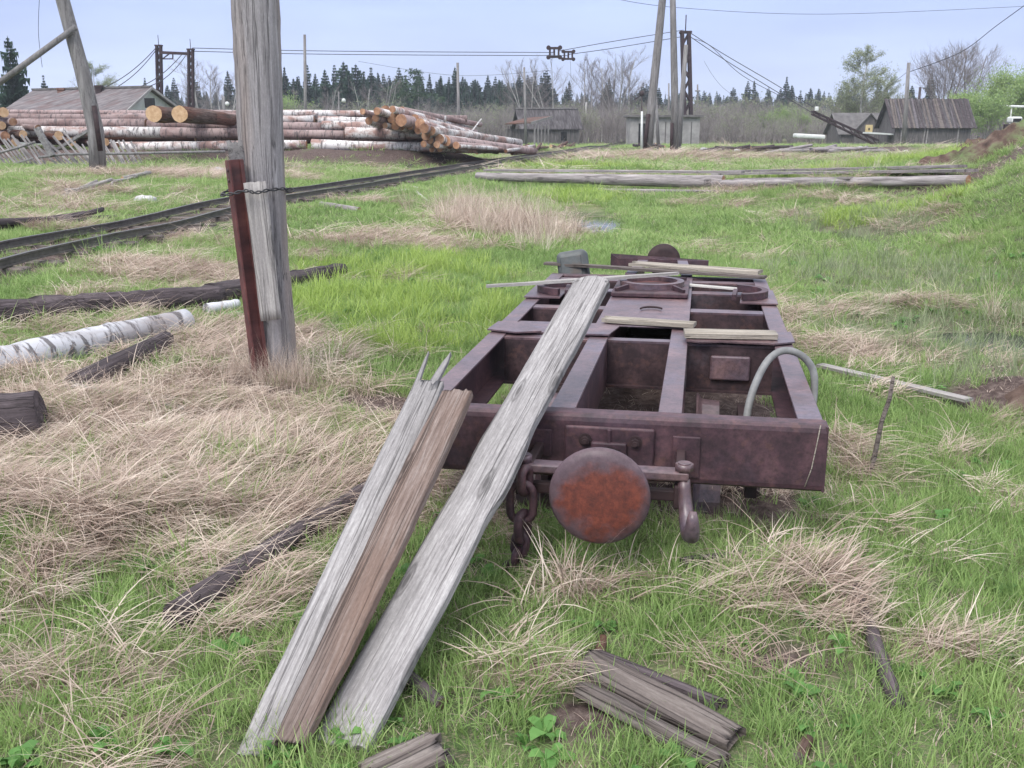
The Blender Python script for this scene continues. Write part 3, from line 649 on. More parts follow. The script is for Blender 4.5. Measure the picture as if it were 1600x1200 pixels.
MB().box((.30, -.27, .345), (.05, .06, .10), bev=.01).build('bracket', M['rust_dark'], wag)
ch = empty('coupling_chain', (-.325, -.33, .36), None, None); ch.parent = wag
def WL(x, y, z): return Vector((WO.x, WO.y, 0)) + BX * x + AX * y + Vector((0, 0, z + wz))
def link(c, L, w, r, rot, parent):
    mb = MB(); pts = []
    h = L / 2 - w / 2
    for k in range(20):
        a = 2 * math.pi * k / 20; x = math.cos(a) * (w / 2 - r * .6); z = math.sin(a) * (w / 2 - r * .6) + (h if math.sin(a) > 0.01 else -h if math.sin(a) < -.01 else 0)
        pts.append((x * math.cos(rot), x * math.sin(rot), z))
    mb.tube(pts, r, 8, closed=True); o = mb.build('link', M['rust'], parent); o.location = c; return o
link((0.018, -.015, .035), .12, .085, .019, R(70), ch)
link((0.005, -.02, -.055), .18, .115, .017, R(5), ch)
link((.01, -.02, -.16), .14, .085, .020, R(65), ch)
link((.0, -.02, -.235), .11, .07, .016, R(-15), ch).rotation_euler = (0, R(8), 0)
link((-.015, -.025, -.30), .11, .07, .016, R(75), ch).rotation_euler = (0, R(12), 0)
link((-.035, -.03, -.36), .11, .07, .016, R(5), ch)
# straw stalk lying against the beam end
mb = MB(); mb.tube([(.845, -.006, .585), (.835, -.006, .50), (.822, -.006, .40), (.80, -.006, .32)], .0025, 5); tag(mb.build('straw_stalk', M['pale_board'], None, None), 'single dry straw stalk caught on the right end of the wagon front beam', 'stalk'); 
bpy.data.objects['straw_stalk'].location = (WO.x, WO.y, wz); bpy.data.objects['straw_stalk'].rotation_euler = (0, 0, -WA)
# wheelsets, half sunk in the turf
def wheelset(y, z):
    ws = empty('wheelset', (0, y, z), None, None); ws.parent = wag
    for s in (-1, 1):
        mb = MB(); profl = [(.06, .36), (.10, .345), (.235, .36), (.262, .35), (.282, .352), (.285, .362), (.258, .378), (.252, .385), (.246, .475), (.20, .475), (.10, .44), (.06, .46)]
        n = 28; rs = [[mb.bm.verts.new((s * x, r * math.cos(2 * math.pi * k / n), r * math.sin(2 * math.pi * k / n))) for k in range(n)] for r, x in profl]
        for A, B in zip(rs, rs[1:] + rs[:1]):
            for k in range(n): mb.bm.faces.new((A[k], A[(k + 1) % n], B[(k + 1) % n], B[k]))
        mb.build('wheel', M['rust_top'], ws)
        MB().box((s * .60, 0, 0), (.13, .15, .15), bev=.02).build('axle_box', M['rust_dark'], ws)
    MB().cyl((-.62, 0, 0), (.62, 0, 0), .045, 12).build('axle', M['rust_dark'], ws)
    return ws
for y, z in ((.62, .03), (1.35, .06), (3.05, .10), (3.85, .10)): wheelset(y, z)
for y0 in (.42, 3.05):
    for s in (-1, 1):
        MB().bar((s * .60, y0 - .2, .22), (s * .60, y0 + 1.05, .22), .05, .09).build('bogie_side', M['rust_dark'], wag)
    MB().box((0, y0 + .41, .24), (1.25, .16, .08), bev=.01).build('bogie_bolster', M['rust_dark'], wag)
    MB().cyl((0, y0 + .41, .26), (0, y0 + .41, .32), .16, 20).build('bogie_centre', M['rust_dark'], wag)
# draw gear showing between the centre sills
mb = MB(); mb.box((.01, .17, .40), (.30, .10, .04), bev=.01).box((-.13, .26, .43), (.05, .05, .07), bev=.01).box((.14, .26, .43), (.05, .05, .07), bev=.01)
mb.tube([(-.10, .2, .45), (-.05, .2, .475), (.01, .2, .465), (.08, .2, .475), (.12, .2, .45)], .018, 6); mb.build('draw_gear', M['rust_dark'], wag)
MB().box((.012, .30, .37), (.33, .34, .05)).build('draw_sill', M['rust_dark'], wag)
MB().box((.53, 1.60, .44), (.22, .02, .14), bev=.01).build('patch_plate', M['rust_top'], wag)
# grey hose arching over the right sill
mb = MB(); hp = [(.58, .62, .20), (.585, .66, .34), (.60, .72, .48), (.645, .80, .60), (.70, .86, .675), (.77, .90, .70), (.85, .92, .67), (.905, .92, .60), (.915, .90, .50), (.905, .86, .40), (.90, .84, .30)]
hq = [Vector(p) for p in hp]; hs = [Vector((v_[0], v_[1], v_[2])) for v_ in [np.array(0)]] if False else None
def spline(pts, n=6):
    P = [Vector(pts[0])] + [Vector(p) for p in pts] + [Vector(pts[-1])]; o_ = []
    for i in range(1, len(P) - 2):
        for k in range(n):
            t = k / n; p0, p1, p2, p3 = P[i - 1:i + 3]
            o_.append(.5 * ((2 * p1) + (p2 - p0) * t + (2 * p0 - 5 * p1 + 4 * p2 - p3) * t * t + (3 * p1 - p0 - 3 * p2 + p3) * t ** 3))
    o_.append(P[-1]); return o_
mb.tube(spline(hp, 4), .018, 12); hose = mb.build('hose', M['hose'], None, (WO.x, WO.y, wz)); hose.rotation_euler = (0, 0, -WA)
tag(hose, 'grey rubber hose arching over the right side sill of the wagon', 'hose')
# grey round-cornered metal case standing at the back left of the wagon
mb = MB(); mb.box((0, 0, .19), (.27, .15, .40), Matrix.Rotation(R(-10), 3, 'Y') @ Matrix.Rotation(R(-14), 3, 'X'), bev=.055, seg=4)
can = empty('metal_canister', WL(-.72, 4.62, .34), 'grey round-cornered metal canister behind the left rear corner of the wagon', 'canister', rz=-WA)
mb.build('shell', M['can'], can, smooth=True)
mb = MB(); mb.box((-.01, -.075, .215), (.18, .02, .28), Matrix.Rotation(R(-10), 3, 'Y') @ Matrix.Rotation(R(-14), 3, 'X'), bev=.008); mb.build('recessed_panel', M['can'], can)
# boards laid across the wagon
Tz = TOP + .022
bg_ = 'loose boards lying across the wagon frame'
plank('board', PZ(760, 447, Tz + .055), PZ(1062, 427, Tz + .10), .055, .022, M['grey_board'], 'thin weathered lath lying askew across the wagon with its left end sticking out', 'board', bg_, avoid=False, wob=.3, prof=[(.5, .5), (1, 1), (1.2, 1.2), (.8, .8)], jag1=.04)
plank('board', PZ(853, 411, Tz + .01), PZ(1196, 433, Tz + .01), .10, .022, M['rot_board'], 'brown weathered board along the rear beam of the wagon under the pale one', 'board', bg_, avoid=False, wob=.15)
plank('board', PZ(982, 411, Tz + .038), PZ(1188, 425, Tz + .035), .16, .028, M['pale_board'], 'pale wide board lying on top at the rear beam of the wagon', 'board', bg_, avoid=False, wob=.15, jag0=.12)
plank('board', PZ(1052, 443, Tz), PZ(1187, 454, Tz), .055, .014, M['white_lath'], 'short bleached white lath beside the turntable ring on the wagon', 'board', bg_, avoid=False, jag0=.08, jag1=.03)
plank('board', PZ(942, 498, Tz + .004), PZ(1086, 507, Tz + .004), .115, .026, M['pale_board'], 'short pale board on the centre plate of the wagon, nearer the leaning plank', 'board', bg_, avoid=False, jag0=.05, wob=.15)
plank('board', PZ(1069, 520, Tz + .012), PZ(1214, 523, Tz + .012), .15, .030, M['pale_board'], 'short thick pale board with a cracked face near the hose on the wagon', 'board', bg_, avoid=False, jag1=.01, wob=.2)

def extrap(p0, p1, px, py):
    d = (p1 - p0).normalized(); r = ray(px, py).normalized(); w0 = p0 - CAM
    b_ = d.dot(r); dd = d.dot(w0); ee = r.dot(w0); return p0 + d * ((b_ * ee - dd) / (1 - b_ * b_))
# the three planks leaning on the front beam
a = G(528, 1168, -.01); c = PZ(812, 650, TOP + .022); e_ = extrap(a, c, 925, 433); print('big plank L', (e_ - a).length, e_)
plank('leaning_plank', a, e_, .188, .036, M['grey_plank'], 'long wide silver-grey plank leaning over the front beam onto the wagon', 'plank', 'planks leaning on the wagon front', nx=160, ny=12,
      wob=.05, prof=[(.93, 1.0), (.98, 1.0), (1, 1.0), (1.0, 1.03), (1.04, 1.0), (1.02, .98), (.98, 1.12), (1.06, 1.08), (1.03, .94), (1.0, .96), (1.0, .95), (.98, 1.0), (.98, 1.0), (.95, .97), (.98, .97)], jag0=.02, jag1=.004, rnd1=.045, surf=.002, roll=R(-3))
a = G(402, 1192, -.01); c = PZ(650, 650, TOP + .02); e_ = extrap(a, c, 676, 596)
gp = plank('leaning_plank', a, e_, .145, .032, M['grey_plank'], 'splintered grey plank half under the brown one, leaning on the wagon corner', 'plank', 'planks leaning on the wagon front', nx=120, ny=10,
      wob=.06, prof=[(.95, 1), (1, 1), (1, 1), (1, 1), (.98, 1), (1, 1), (.95, .95), (.9, .8)], jag0=.05, jag1=.10, surf=.002)
Lg = (e_ - a).length
for y0, y1, x0, x1, w_ in ((.052, .068, Lg - .16, Lg + .20, .022), (.0, -.035, Lg - .16, Lg + .20, .042)):
    SEED[0] += 1; bm = pmesh(x1 - x0, w_, .02, nx=16, ny=3, wob=.2, prof=[(1, 1), (1, 1), (.8, .8), (.55, .6), (.15, .15)], seed=SEED[0])
    me = bpy.data.meshes.new('splinter'); bm.to_mesh(me); bm.free(); me.materials.append(M['grey_plank']); sp = bpy.data.objects.new('splinter', me); COL.objects.link(sp); sp.parent = gp
    sp.location = (x0, y0, .004); sp.rotation_euler = (0, R(-1), math.atan2(y1 - y0, x1 - x0))
a = G(452, 1190, .03); c = PZ(698, 650, TOP + .052); e_ = extrap(a, c, 694, 608) if False else extrap(a, c, 716, 612)
plank('leaning_plank', a, e_, .142, .038, M['brown_plank'], 'brown decaying plank with a pale broken top end, leaning beside the splintered grey one', 'plank', 'planks leaning on the wagon front', nx=120, ny=10,
      wob=.09, prof=[(.72, .62), (.78, .70), (.8, .8), (.85, .85), (.9, .9), (.97, .95), (1, 1), (1.05, 1), (.95, 1), (.85, .95)], jag0=.06, jag1=.03, surf=.003, roll=R(-4))

# ------------------------------------------------------------------ the near pole with its rail stub and boards
pb = G(428, 585, -.08); Yp = pb.y
def PYv(px, py, dy=0): return PY(px, py, Yp + dy)
p_top = PY(386, -420, Yp + .1)
mb = MB(); K = 26; pts = []; rad = []
ctrl_ = [(428, 600, 40), (424, 500, 36), (418, 400, 32), (412, 300, 33), (407, 200, 34), (403, 100, 35), (399, 0, 35), (390, -250, 33), (384, -500, 31)]
for px, py, r_ in ctrl_: pts.append(PYv(px, py)); rad.append(r_ * Yp / F * 1.0)
pt2 = spline(pts, 5); rd2 = [np.interp(i / 5, range(len(rad)), rad) * (1 + .03 * mnoise.noise(Vector((i * .7, 3, 1)))) for i in range(len(pt2))]
base = Vector(pb); mb.tube([p - base for p in pt2], rd2, 24, jit=.02)
pole = empty('wooden_pole', base, 'thick knotty grey timber pole wired to a rusty rail stub, left of the wagon', 'pole')
mb.build('shaft', M['pole'], pole)
for px, py, s in ((418, 352, 1),):
    p = PYv(px, py, -.15) - base; mb = MB(); mb.tube([p + Vector((0, .04, -.0)), p + Vector((0, .0, 0)), p + Vector((0, -.016, -.004))], [.02, .016, .006], 10); mb.build('knot', M['pole'], pole)
# rail stub: a length of rail set upright in the ground, foot towards the pole
ra_ = PY(400, 592, Yp - .22); rb_ = PY(357, 250, Yp - .22)
rs = empty('rail_stub', ra_, 'rusty red upright length of rail wired to the thick grey pole', 'rail stub')
L_ = (rb_ - ra_).length; fr = frame(ra_, rb_, Vector((0, -1, 0)))
mb = MB(); mb.box((L_ / 2, 0, .006), (L_, .088, .012), bev=.003).box((L_ / 2, 0, -.035), (L_, .014, .075)).box((L_ / 2, 0, -.078), (L_, .042, .026), bev=.006)
o = mb.build('rail', M['rust_red'], rs); o.matrix_basis = Matrix.Translation(-Vector(ra_)) @ fr @ Matrix.Rotation(R(-58), 4, 'X')
for s_ in (.91, .955):
    mb = MB(); mb.cyl((L_ * s_, 0, .010), (L_ * s_, 0, .020), .011, 10); q_ = mb.build('bolt', M['rust'], rs); q_.matrix_basis = o.matrix_basis.copy()
AVOID.append((pb.x, pb.y, pb.x + .01, pb.y, .2))
plank('board', PY(424, 500, Yp - .27), PY(398, 283, Yp - .24), .135, .035, M['grey_board'], 'short grey board wired upright to the front of the thick pole', 'board', up=Vector((.25, -1, 0)), wob=.1, jag1=.008, avoid=False)
plank('board', PY(416, 560, Yp - .13), PY(367, 218, Yp - .10), .10, .04, M['pole_far'], 'taller greyish post board standing behind the rail stub at the thick pole', 'board', up=Vector((.1, -1, 0)), wob=.1, jag1=.05, avoid=False)
# wire tie
mb = MB()
wc = [PY(345, 305, Yp - .30), PY(362, 303, Yp - .345), PY(384, 298, Yp - .33), PY(400, 301, Yp - .32), PY(420, 297, Yp - .25), PY(443, 295, Yp - .12), PY(450, 297, Yp), PY(440, 295, Yp + .12), PY(400, 292, Yp + .16), PY(360, 297, Yp - .05)]
wp = spline(wc + [wc[0]], 6)
for ph in (0, math.pi): mb.tube([p + Vector((0, math.cos(i * .9 + ph) * .006, math.sin(i * .9 + ph) * .008)) for i, p in enumerate(wp)], .005, 5)
mb.tube(spline([PY(446, 298, Yp - .05), PY(452, 301, Yp - .08), PY(460, 298, Yp - .08), PY(455, 294, Yp - .06), PY(446, 296, Yp - .05)], 4), .005, 5)
for v_ in mb.bm.verts: v_.co -= wc[0]
tag(mb.build('wire_tie', M['cable'], None, wc[0]), 'twisted wire tie binding the rail stub and boards to the thick pole', 'wire')

# ------------------------------------------------------------------ logs and sticks around
BM = [M['birch_near'], M['cut']]
def glog(name, a, b, ra, rb, mats, label, cat='log', lift=.3, dz=None, **kw):
    pa = G(*a); pb_ = G(*b); pa.z += ra * lift if dz is None else dz[0]; pb_.z += rb * lift if dz is None else dz[1]
    return log(name, pa, pb_, ra, rb, mats, label, cat, **kw)
glog('birch_log', (-130, 618), (292, 514), .125, .10, [M['birch_near'], M['cut']], 'white birch log half buried in dry grass at the left edge', lift=.6, nx=24, jit=.12, n=18)
glog('birch_log', (322, 492), (372, 484), .05, .045, [M['birch_near'], M['birch_near']], 'small white birch piece lying by the foot of the thick pole', lift=1.0)
glog('fallen_log', (-120, 522), (345, 478), .115, .10, [M['dark_log'], M['dark_log']], 'rotting dark log lying behind the white birch log', lift=.9, nx=40, jit=.2)
glog('fallen_log', (330, 478), (535, 430), .105, .07, [M['dark_log'], M['dark_log']], 'rotting bark-shedding log running behind the thick pole to the right', lift=.9, nx=26, jit=.22)
glog('fallen_log', (120, 622), (262, 545), .075, .06, [M['dark_log'], M['dark_log']], 'dark grey weathered log lying among straw in front of the birch log', lift=1.1)
glog('fallen_log', (-150, 700), (70, 680), .17, .15, [M['dark_log'], M['dark_log']], 'thick dark log end lying in straw at the left edge', lift=.6)
glog('fallen_log', (275, 985), (655, 735), .056, .044, [M['dark_log'], M['dark_log']], 'long thin dark log running under the leaning planks', lift=.9, nx=30, bend=.03, jit=.14)
glog('stick', (600, 1035), (692, 1112), .026, .022, [M['dark_log'], M['brown_log']], 'short dark stick poking out right of the wide leaning plank', 'stick', lift=.7)
glog('fallen_log', (1065, 890), (1180, 872), .03, .025, [M['dark_log'], M['dark_log']], 'short dark log under dry grass to the right of the buffer', lift=.6)
glog('stick', (1335, 925), (1405, 1115), .028, .026, [M['dark_log'], M['dark_log']], 'dark half-buried stick pointing towards the camera at the right', 'stick', lift=.45, nx=14)
glog('stump', (1248, 1195), (1262, 1165), .02, .018, [M['brown_log'], M['rot_board']], 'small wood stub at the bottom edge right of the broken boards', 'wood stub', lift=.9)
glog('stump', (935, 1035), (942, 1005), .02, .016, [M['brown_log'], M['brown_log']], 'small rotten stub behind the broken boards', 'wood stub', lift=.6)
p0 = G(1352, 752, -.05); p1 = PY(1396, 588, p0.y + .1)
mb = MB(); mb.tube([p0 - p0, (p1 - p0) * .3 + Vector((.008, 0, 0)), (p1 - p0) * .6, (p1 - p0) * .8 + Vector((.01, 0, 0)), p1 - p0], [.014, .014, .013, .012, .010], 8, jit=.2)
tag(mb.build('stick', M['rot_board'], None, p0), 'upright brown stick stuck in the grass right of the wagon', 'stick')
plank('plank', G(1280, 585, .07), G(1513, 640, .06), .09, .022, M['grey_board'], 'thin narrow plank lying on the grass behind the upright stick', 'plank')
plank('plank', G(118, 628, .10), G(300, 655, .05), .06, .015, M['grey_board'], 'thin grey board half covered by straw left of the thick pole', 'plank')
plank('broken_board', G(908, 1048, .035), G(1150, 1178, .035), .115, .035, M['rot_board'], 'broken weathered board with a splintered yellow end at the bottom right', 'board', wob=.12, jag0=.04, jag1=.08, nx=50, ny=8, surf=.008, roll=R(12), prof=[(.8, 1), (1, 1), (1, 1), (1, .9), (.9, .6)])
plank('broken_board', G(905, 1088, .03), G(1135, 1208, .02), .085, .04, M['rot_board'], 'darker board lying in front of the broken one at the bottom', 'board', wob=.15, jag0=.04, jag1=.03, nx=50, ny=8, surf=.008, roll=R(-22))
plank('broken_board', G(925, 1032, .02), G(1135, 1112, .015), .045, .03, M['dark_log'], 'thin dark splintered strip behind the broken boards', 'board', wob=.3, jag1=.1, jag0=.05)
plank('broken_board', G(575, 1235, .02), G(705, 1180, .05), .15, .03, M['rot_board'], 'cracked grey board end at the bottom edge under the leaning planks', 'board', wob=.15, jag1=.09, jag0=.03, ny=10, surf=.01, prof=[(1, 1), (1, 1), (.9, 1.)])

# mid-distance debris
def pile(px0, py0, px1, py1, n, r, mat, name, label, cat, L=(.6, 1.4)):
    for i in range(n):
        t_ = (i + random.random()) / n; px = px0 + (px1 - px0) * t_ + random.uniform(-25, 25) * 0; py = py0 + (py1 - py0) * t_
        g = G(px, py); a_ = math.atan2(G(px1, py1).y - G(px0, py0).y, G(px1, py1).x - G(px0, py0).x) + random.uniform(-.35, .35)
        l_ = random.uniform(*L); dv = Vector((math.cos(a_), math.sin(a_), random.uniform(-.05, .18))) * l_ / 2
        g.z += r * random.uniform(.5, 3)
        log(name, g - dv, g + dv, r * random.uniform(.7, 1.2), r * random.uniform(.5, 1), [mat, M['cut_pale'] if random.random() < .2 else mat], f'{label}, {ordw(i + 1)} from left', cat, n=7, nx=4, jit=.2, group=label)
pile(120, 305, 225, 280, 11, .04, M['grey_board'], 'broken_branch', "grey broken branch between picket fence and track", 'branch', (.9, 2.2))
pile(20, 360, 150, 343, 5, .05, M['dark_log'], 'rotten_log', "dark rotten log piece left of the track", 'log', (.9, 1.8))
glog('fallen_log', (502, 325), (562, 333), .07, .06, [M['walk_log'], M['cut']], 'short pale grey log on the grass right of the track', lift=.6)
glog('fallen_log', (410, 260), (520, 266), .05, .05, [M['walk_log'], M['cut']], 'flat grey timber lying behind the track near the log stack', lift=.4)
for bi_, (a_, b_) in enumerate((((620, 300), (662, 298)), ((650, 302), (672, 318)), ((655, 297), (640, 292)))):
    glog('white_branch', a_, b_, .035, .02, [M['white_lath'], M['cut']], f'bleached white branch piece before the track, {["longest, lying flat", "slanting towards the camera", "shortest, pointing away"][bi_]}', 'branch', lift=.8, group='bleached branch pieces', n=6, nx=3)
def stone(px, py, r, lab, name='stone', mat='stone', cat='stone'):
    g = G(px, py); mb = MB(); bmesh.ops.create_icosphere(mb.bm, subdivisions=3, radius=r)
    for v_ in mb.bm.verts: v_.co *= 1 + mnoise.noise(v_.co * (2.5 / r) + Vector((px, 0, 0))) * .35; v_.co.z *= .55
    o = mb.build(name, M[mat], None, g + Vector((0, 0, r * .15)), smooth=True); tag(o, lab, cat); return o
stone(98, 315, .09, 'small white stone in the grass at the far left'); stone(96, 327, .06, 'smaller white stone below the first one at far left'); stone(228, 318, .20, 'flat pale stone in the grass behind the track left of the pole')
stone(272, 309, .13, 'dark brownish clod near the track left of the pole', 'clod', 'rot_board', 'clod'); stone(340, 272, .22, 'pale grey slab leaning in the grass by the rail stub')
stone(640, 262, .16, 'dark stump-like clod beside the track', 'clod', 'dark_log', 'clod')
for i, (px, py, r_) in enumerate([(1345, 233, .22), (1300, 236, .2), (1240, 238, .18), (1100, 236, .25), (1150, 238, .25), (1415, 238, .16), (1530, 236, .10), (1490, 237, .10)]):
    stone(px, py, r_, ['pale rubble lump before the sheds, left of centre', 'white rubble heap lump near the sloping boom', 'grey rubble piece left of the boom foot', 'grey rubble piece right of the tall poles', 'grey rubble further right of the tall poles', 'white lump in front of the log shed', 'white scrap beside the soil heap', 'pale scrap at the right corner of the log shed'][i])
def soil_heap(px, py, Y, w, d, h, label):
    c = PY(px, py, Y); c.z = hz(c.x, c.y); mb = MB(); nx, ny = 56, 30; g = []
    for j in range(ny + 1):
        row = []
        for i in range(nx + 1):
            u = i / nx * 2 - 1; v = j / ny * 2 - 1; x = u * w / 2; y = v * d / 2; q = max(0, 1 - u * u - v * v) ** .7
            n1 = mnoise.noise(Vector((x * 1.1 + px, y * 1.1, 0))); n2 = mnoise.noise(Vector((x * 4, y * 4 + px, 0))); n3 = mnoise.noise(Vector((x * 11, y * 11, px)))
            row.append(mb.bm.verts.new((x, y, hz(c.x + x, c.y + y) - c.z - .12 + q * h * (1.1 + .7 * n1) + (.12 * n2 + .05 * n3) * min(1, q * 3))))
        g.append(row)
    for j in range(ny):
        for i in range(nx): mb.bm.faces.new((g[j][i], g[j][i + 1], g[j + 1][i + 1], g[j + 1][i]))
    tag(mb.build('soil_heap', M['soil'], None, c), label, 'soil heap')
M['soil'] = solid('raw_brown_soil', [(.3, (.045, .032, .028)), (.5, (.11, .075, .062)), (.7, (.20, .15, .125))], 4, .95, .8, .05, .04, 0, .1, 8, ((.12, .19, .07), 1.0, .50, .8))
soil_heap(1545, 268, 23, 3.4, 1.6, .42, 'long heap of bare brown soil at the end of the log footway on the bank')
soil_heap(1548, 240, 29, 2.4, 1.4, .42, 'smaller brown soil heap behind and above the long one at the right edge')
soil_heap(1598, 625, 6.35, .55, .5, .16, 'low dark rotting clump of earth at the right edge of the meadow')
# brush and debris along the far edge of the meadow
pile(1080, 240, 1210, 236, 14, .09, M['dark_log'], 'debris_branch', "dark branch debris before the far bushes", 'branch', (1, 3))
pile(1225, 242, 1360, 240, 22, .10, M['walk_log'], 'debris_branch', "grey branch debris before the sloping boom", 'branch', (1, 3.4))
pile(990, 232, 1040, 236, 8, .10, M['dark_log'], 'debris_branch', "dark wood debris before the block hut", 'branch', (1, 2.4))
pile(760, 240, 900, 232, 16, .10, M['brown_log'], 'debris_branch', "brown debris beside the log stacks' right end", 'branch', (1, 3))

# ------------------------------------------------------------------ log walkway across the meadow
wk = empty('log_walkway', G(1100, 292), 'weathered log and plank footway crossing the meadow from the track to the bank', 'walkway')
def pl3(name, a, b, r0, r1, mats, n=12):
    o = log(name, a, b, r0, r1, mats, None, None, avoid=False, n=n, nx=16); o.parent = wk; mw_ = frame(a, b); o.matrix_world = Matrix(); o.matrix_basis = Matrix.Translation(-Vector(wk.location)) @ mw_; return o
def wp_(px, py, dz): return G(px, py, dz)
pl3('log', wp_(745, 283, .12), wp_(1130, 296, .16), .10, .16, [M['walk_log'], M['cut']])
pl3('log', wp_(1125, 297, .14), wp_(1512, 291, .10), .09, .10, [M['walk_log'], M['cut']])
def wplank(a, b, w, t):
    SEED[0] += 1; L = (b - a).length; bm = pmesh(L, w, t, nx=int(L * 4), ny=3, wob=.2, seed=SEED[0]); me = bpy.data.meshes.new('plank'); bm.to_mesh(me); bm.free(); me.materials.append(M['walk_log'])
    o = bpy.data.objects.new('plank', me); COL.objects.link(o); o.parent = wk; o.matrix_basis = Matrix.Translation(-Vector(wk.location)) @ frame(a, b)
wplank(wp_(760, 279, .22), wp_(1160, 289, .30), .34, .06); wplank(wp_(1120, 289, .28), wp_(1515, 285, .22), .38, .06); wplank(wp_(1140, 284, .27), wp_(1500, 281, .24), .30, .06)
wplank(wp_(1150, 294, .20), wp_(1330, 294, .20), .16, .05)
glog('fallen_log', (912, 300), (1160, 303), .05, .04, [M['walk_log'], M['cut']], 'thin pole lying in the grass before the log footway', lift=.8)

# ------------------------------------------------------------------ railway track
tb = Vector((TRKC[20][0], TRKC[20][1], 0)); trk = empty('railway_track', tb, 'narrow gauge railway track curving away past the log stacks', 'railway track')
def offs(c, d):
    o_ = []
    for i, p in enumerate(c):
        q_ = c[min(i + 1, len(c) - 1)] - c[max(i - 1, 0)]; q_ = q_ / np.hypot(*q_); o_.append((p[0] + q_[1] * d, p[1] - q_[0] * d))
    return o_
bz = [float(base_h(np.array([p[0]]), np.array([p[1]]))[0]) for p in TRKC]
for s_ in (-.395, .395):
    mb = MB(); oc = offs(TRKC, s_); secs = []
    for (x, y), z in zip(oc, bz):
        z += .055 + .01 * mnoise.noise(Vector((x, y, s_ * 9))); secs.append(Vector((x, y, z)) - tb)
    prof_ = [(-.032, 0), (.032, 0), (.032, .008), (.008, .018), (.007, .065), (.022, .072), (.022, .09), (-.022, .09), (-.022, .072), (-.007, .065), (-.008, .018), (-.032, .008)]
    rings = []
    for i, p in enumerate(secs):
        d_ = (secs[min(i + 1, len(secs) - 1)] - secs[max(i - 1, 0)]).normalized(); y_ = Vector((0, 0, 1)).cross(d_).normalized()
        rings.append([mb.bm.verts.new(p + y_ * a_ + Vector((0, 0, b_))) for a_, b_ in prof_])
    for A, B in zip(rings[:-1], rings[1:]):
        for k in range(12): mb.bm.faces.new((A[k], A[(k + 1) % 12], B[(k + 1) % 12], B[k]))
    mb.build('rail', M['rail'], trk)
sm = MB().box((0, 0, 0), (1.15, .17, .12), bev=.015, seg=1); sm0 = None
acc = 0; last = None; cnt = 0
for i in range(len(TRKC) - 1):
    a_, b_ = TRKC[i], TRKC[i + 1]; seg = np.hypot(*(b_ - a_)); k = acc
    while k < seg:
        p = a_ + (b_ - a_) * k / seg; zc = bz[i] + (bz[i + 1] - bz[i]) * k / seg
        if cnt < 110 and p[1] > 3:
            if sm0 is None: o = sm.build('sleeper', M['rot_board'], trk); sm0 = o
            else: o = bpy.data.objects.new('sleeper', sm0.data); COL.objects.link(o); o.parent = trk
            o.location = (p[0] - tb.x + random.uniform(-.05, .05), p[1] - tb.y, zc - .03 + random.uniform(-.02, .015)); o.rotation_euler = (0, 0, math.atan2(b_[1] - a_[1], b_[0] - a_[0]) - math.pi / 2 + random.uniform(-.05, .05)); cnt += 1
        k += .62
    acc = k - seg

# ------------------------------------------------------------------ stacked logs
def plog(px0, py0, px1, py1, Y0, dpx, kind, label, group, Y1=None, taper=.85, n=10):
    a_ = PY(px0, py0, Y0); b_ = PY(px1, py1, Y1 or Y0); r_ = dpx / 2 * Y0 / F
    m_ = {'b': [M['birch'], M['cut']], 'p': [M['pinkbark'], M['cut']], 'd': [M['brown_log'], M['cut_pale']]}[kind]
    return log('stacked_log', a_, b_, r_, r_ * taper, m_, label, 'log', group, n=n, nx=8, jit=.1, avoid=False)
YS = 36.
rows = [('bottom', 225, 18, 0.0), ('second', 208, 16, .5), ('third', 196, 14, .9), ('top', 187, 13, 1.3)]
gname = 'birch logs of the long stack lying lengthwise behind the track'
for ri, (rn, y0, th, dy) in enumerate(rows):
    x = [150, 15, -60, -40][ri]; k = 0
    ends = {0: 745, 1: 675, 2: 665, 3: 590}[ri]
    while x < ends - 60:
        Lp = random.uniform(200, 330); x1 = min(x + Lp, ends)
        if ends - x1 < 90: x1 = ends
        yy0 = y0 + (x - 400) * .006 + (8 if ri == 0 and x < 300 else 0) + random.uniform(-1.5, 1.5); yy1 = y0 + (x1 - 400) * (.012 if ri else .022) + random.uniform(-1.5, 1.5)
        plog(x, yy0, x1, yy1, YS + dy, th * random.uniform(.9, 1.08), 'b' if (x > 380 or random.random() < .45) else 'p', f'{rn} row log of the long stack, {ORD[k]} from the left', gname, taper=random.choice((.8, .9, 1.0)))
        x = x1 + random.uniform(-6, 8); k += 1
# logs filling the stack behind, receding
for i in range(22):
    x = -40 + i * 30 + random.uniform(-8, 8); y_ = 180 + random.uniform(-5, 8) + (x > 450) * 2
    if x > 560: continue
    plog(x, y_, x + random.uniform(120, 240), y_ + random.uniform(-2, 5), YS + 2.2 + random.random() * 2, random.uniform(8, 12), random.choice('bpp'), f'thin log lying on top at the back of the long stack, {ORD[min(i,15)]} from the left' if i < 16 else f'thin log at the back of the stack near the cut-end heap, {ORD[i-16]} from the left', gname)
for i in range(12):
    x = -70 + i * 52; plog(x, random.uniform(212, 220), x + random.uniform(180, 260), random.uniform(214, 221), YS + 1.0 + random.random(), random.uniform(13, 16), random.choice('bpd'), f'shaded log behind the front rows of the long stack, {ordw(i + 1)} from left', gname) if x < 500 else None
# left end with cut ends towards the camera
for i, (px, py, d) in enumerate([(6, 176, 15), (20, 190, 12), (2, 196, 13), (36, 210, 12), (92, 212, 14), (8, 212, 14), (60, 200, 10), (24, 222, 12), (112, 222, 13), (150, 208, 13), (165, 222, 12), (182, 228, 10)]):
    plog(px, py, px - 60 - i * 4, py - 6, YS - .6, d, random.choice('pd'), f'log with its cut end facing out at the left of the stack, {ORD[i]}', 'cut-end logs at the left of the long stack', Y1=YS + 4.5)
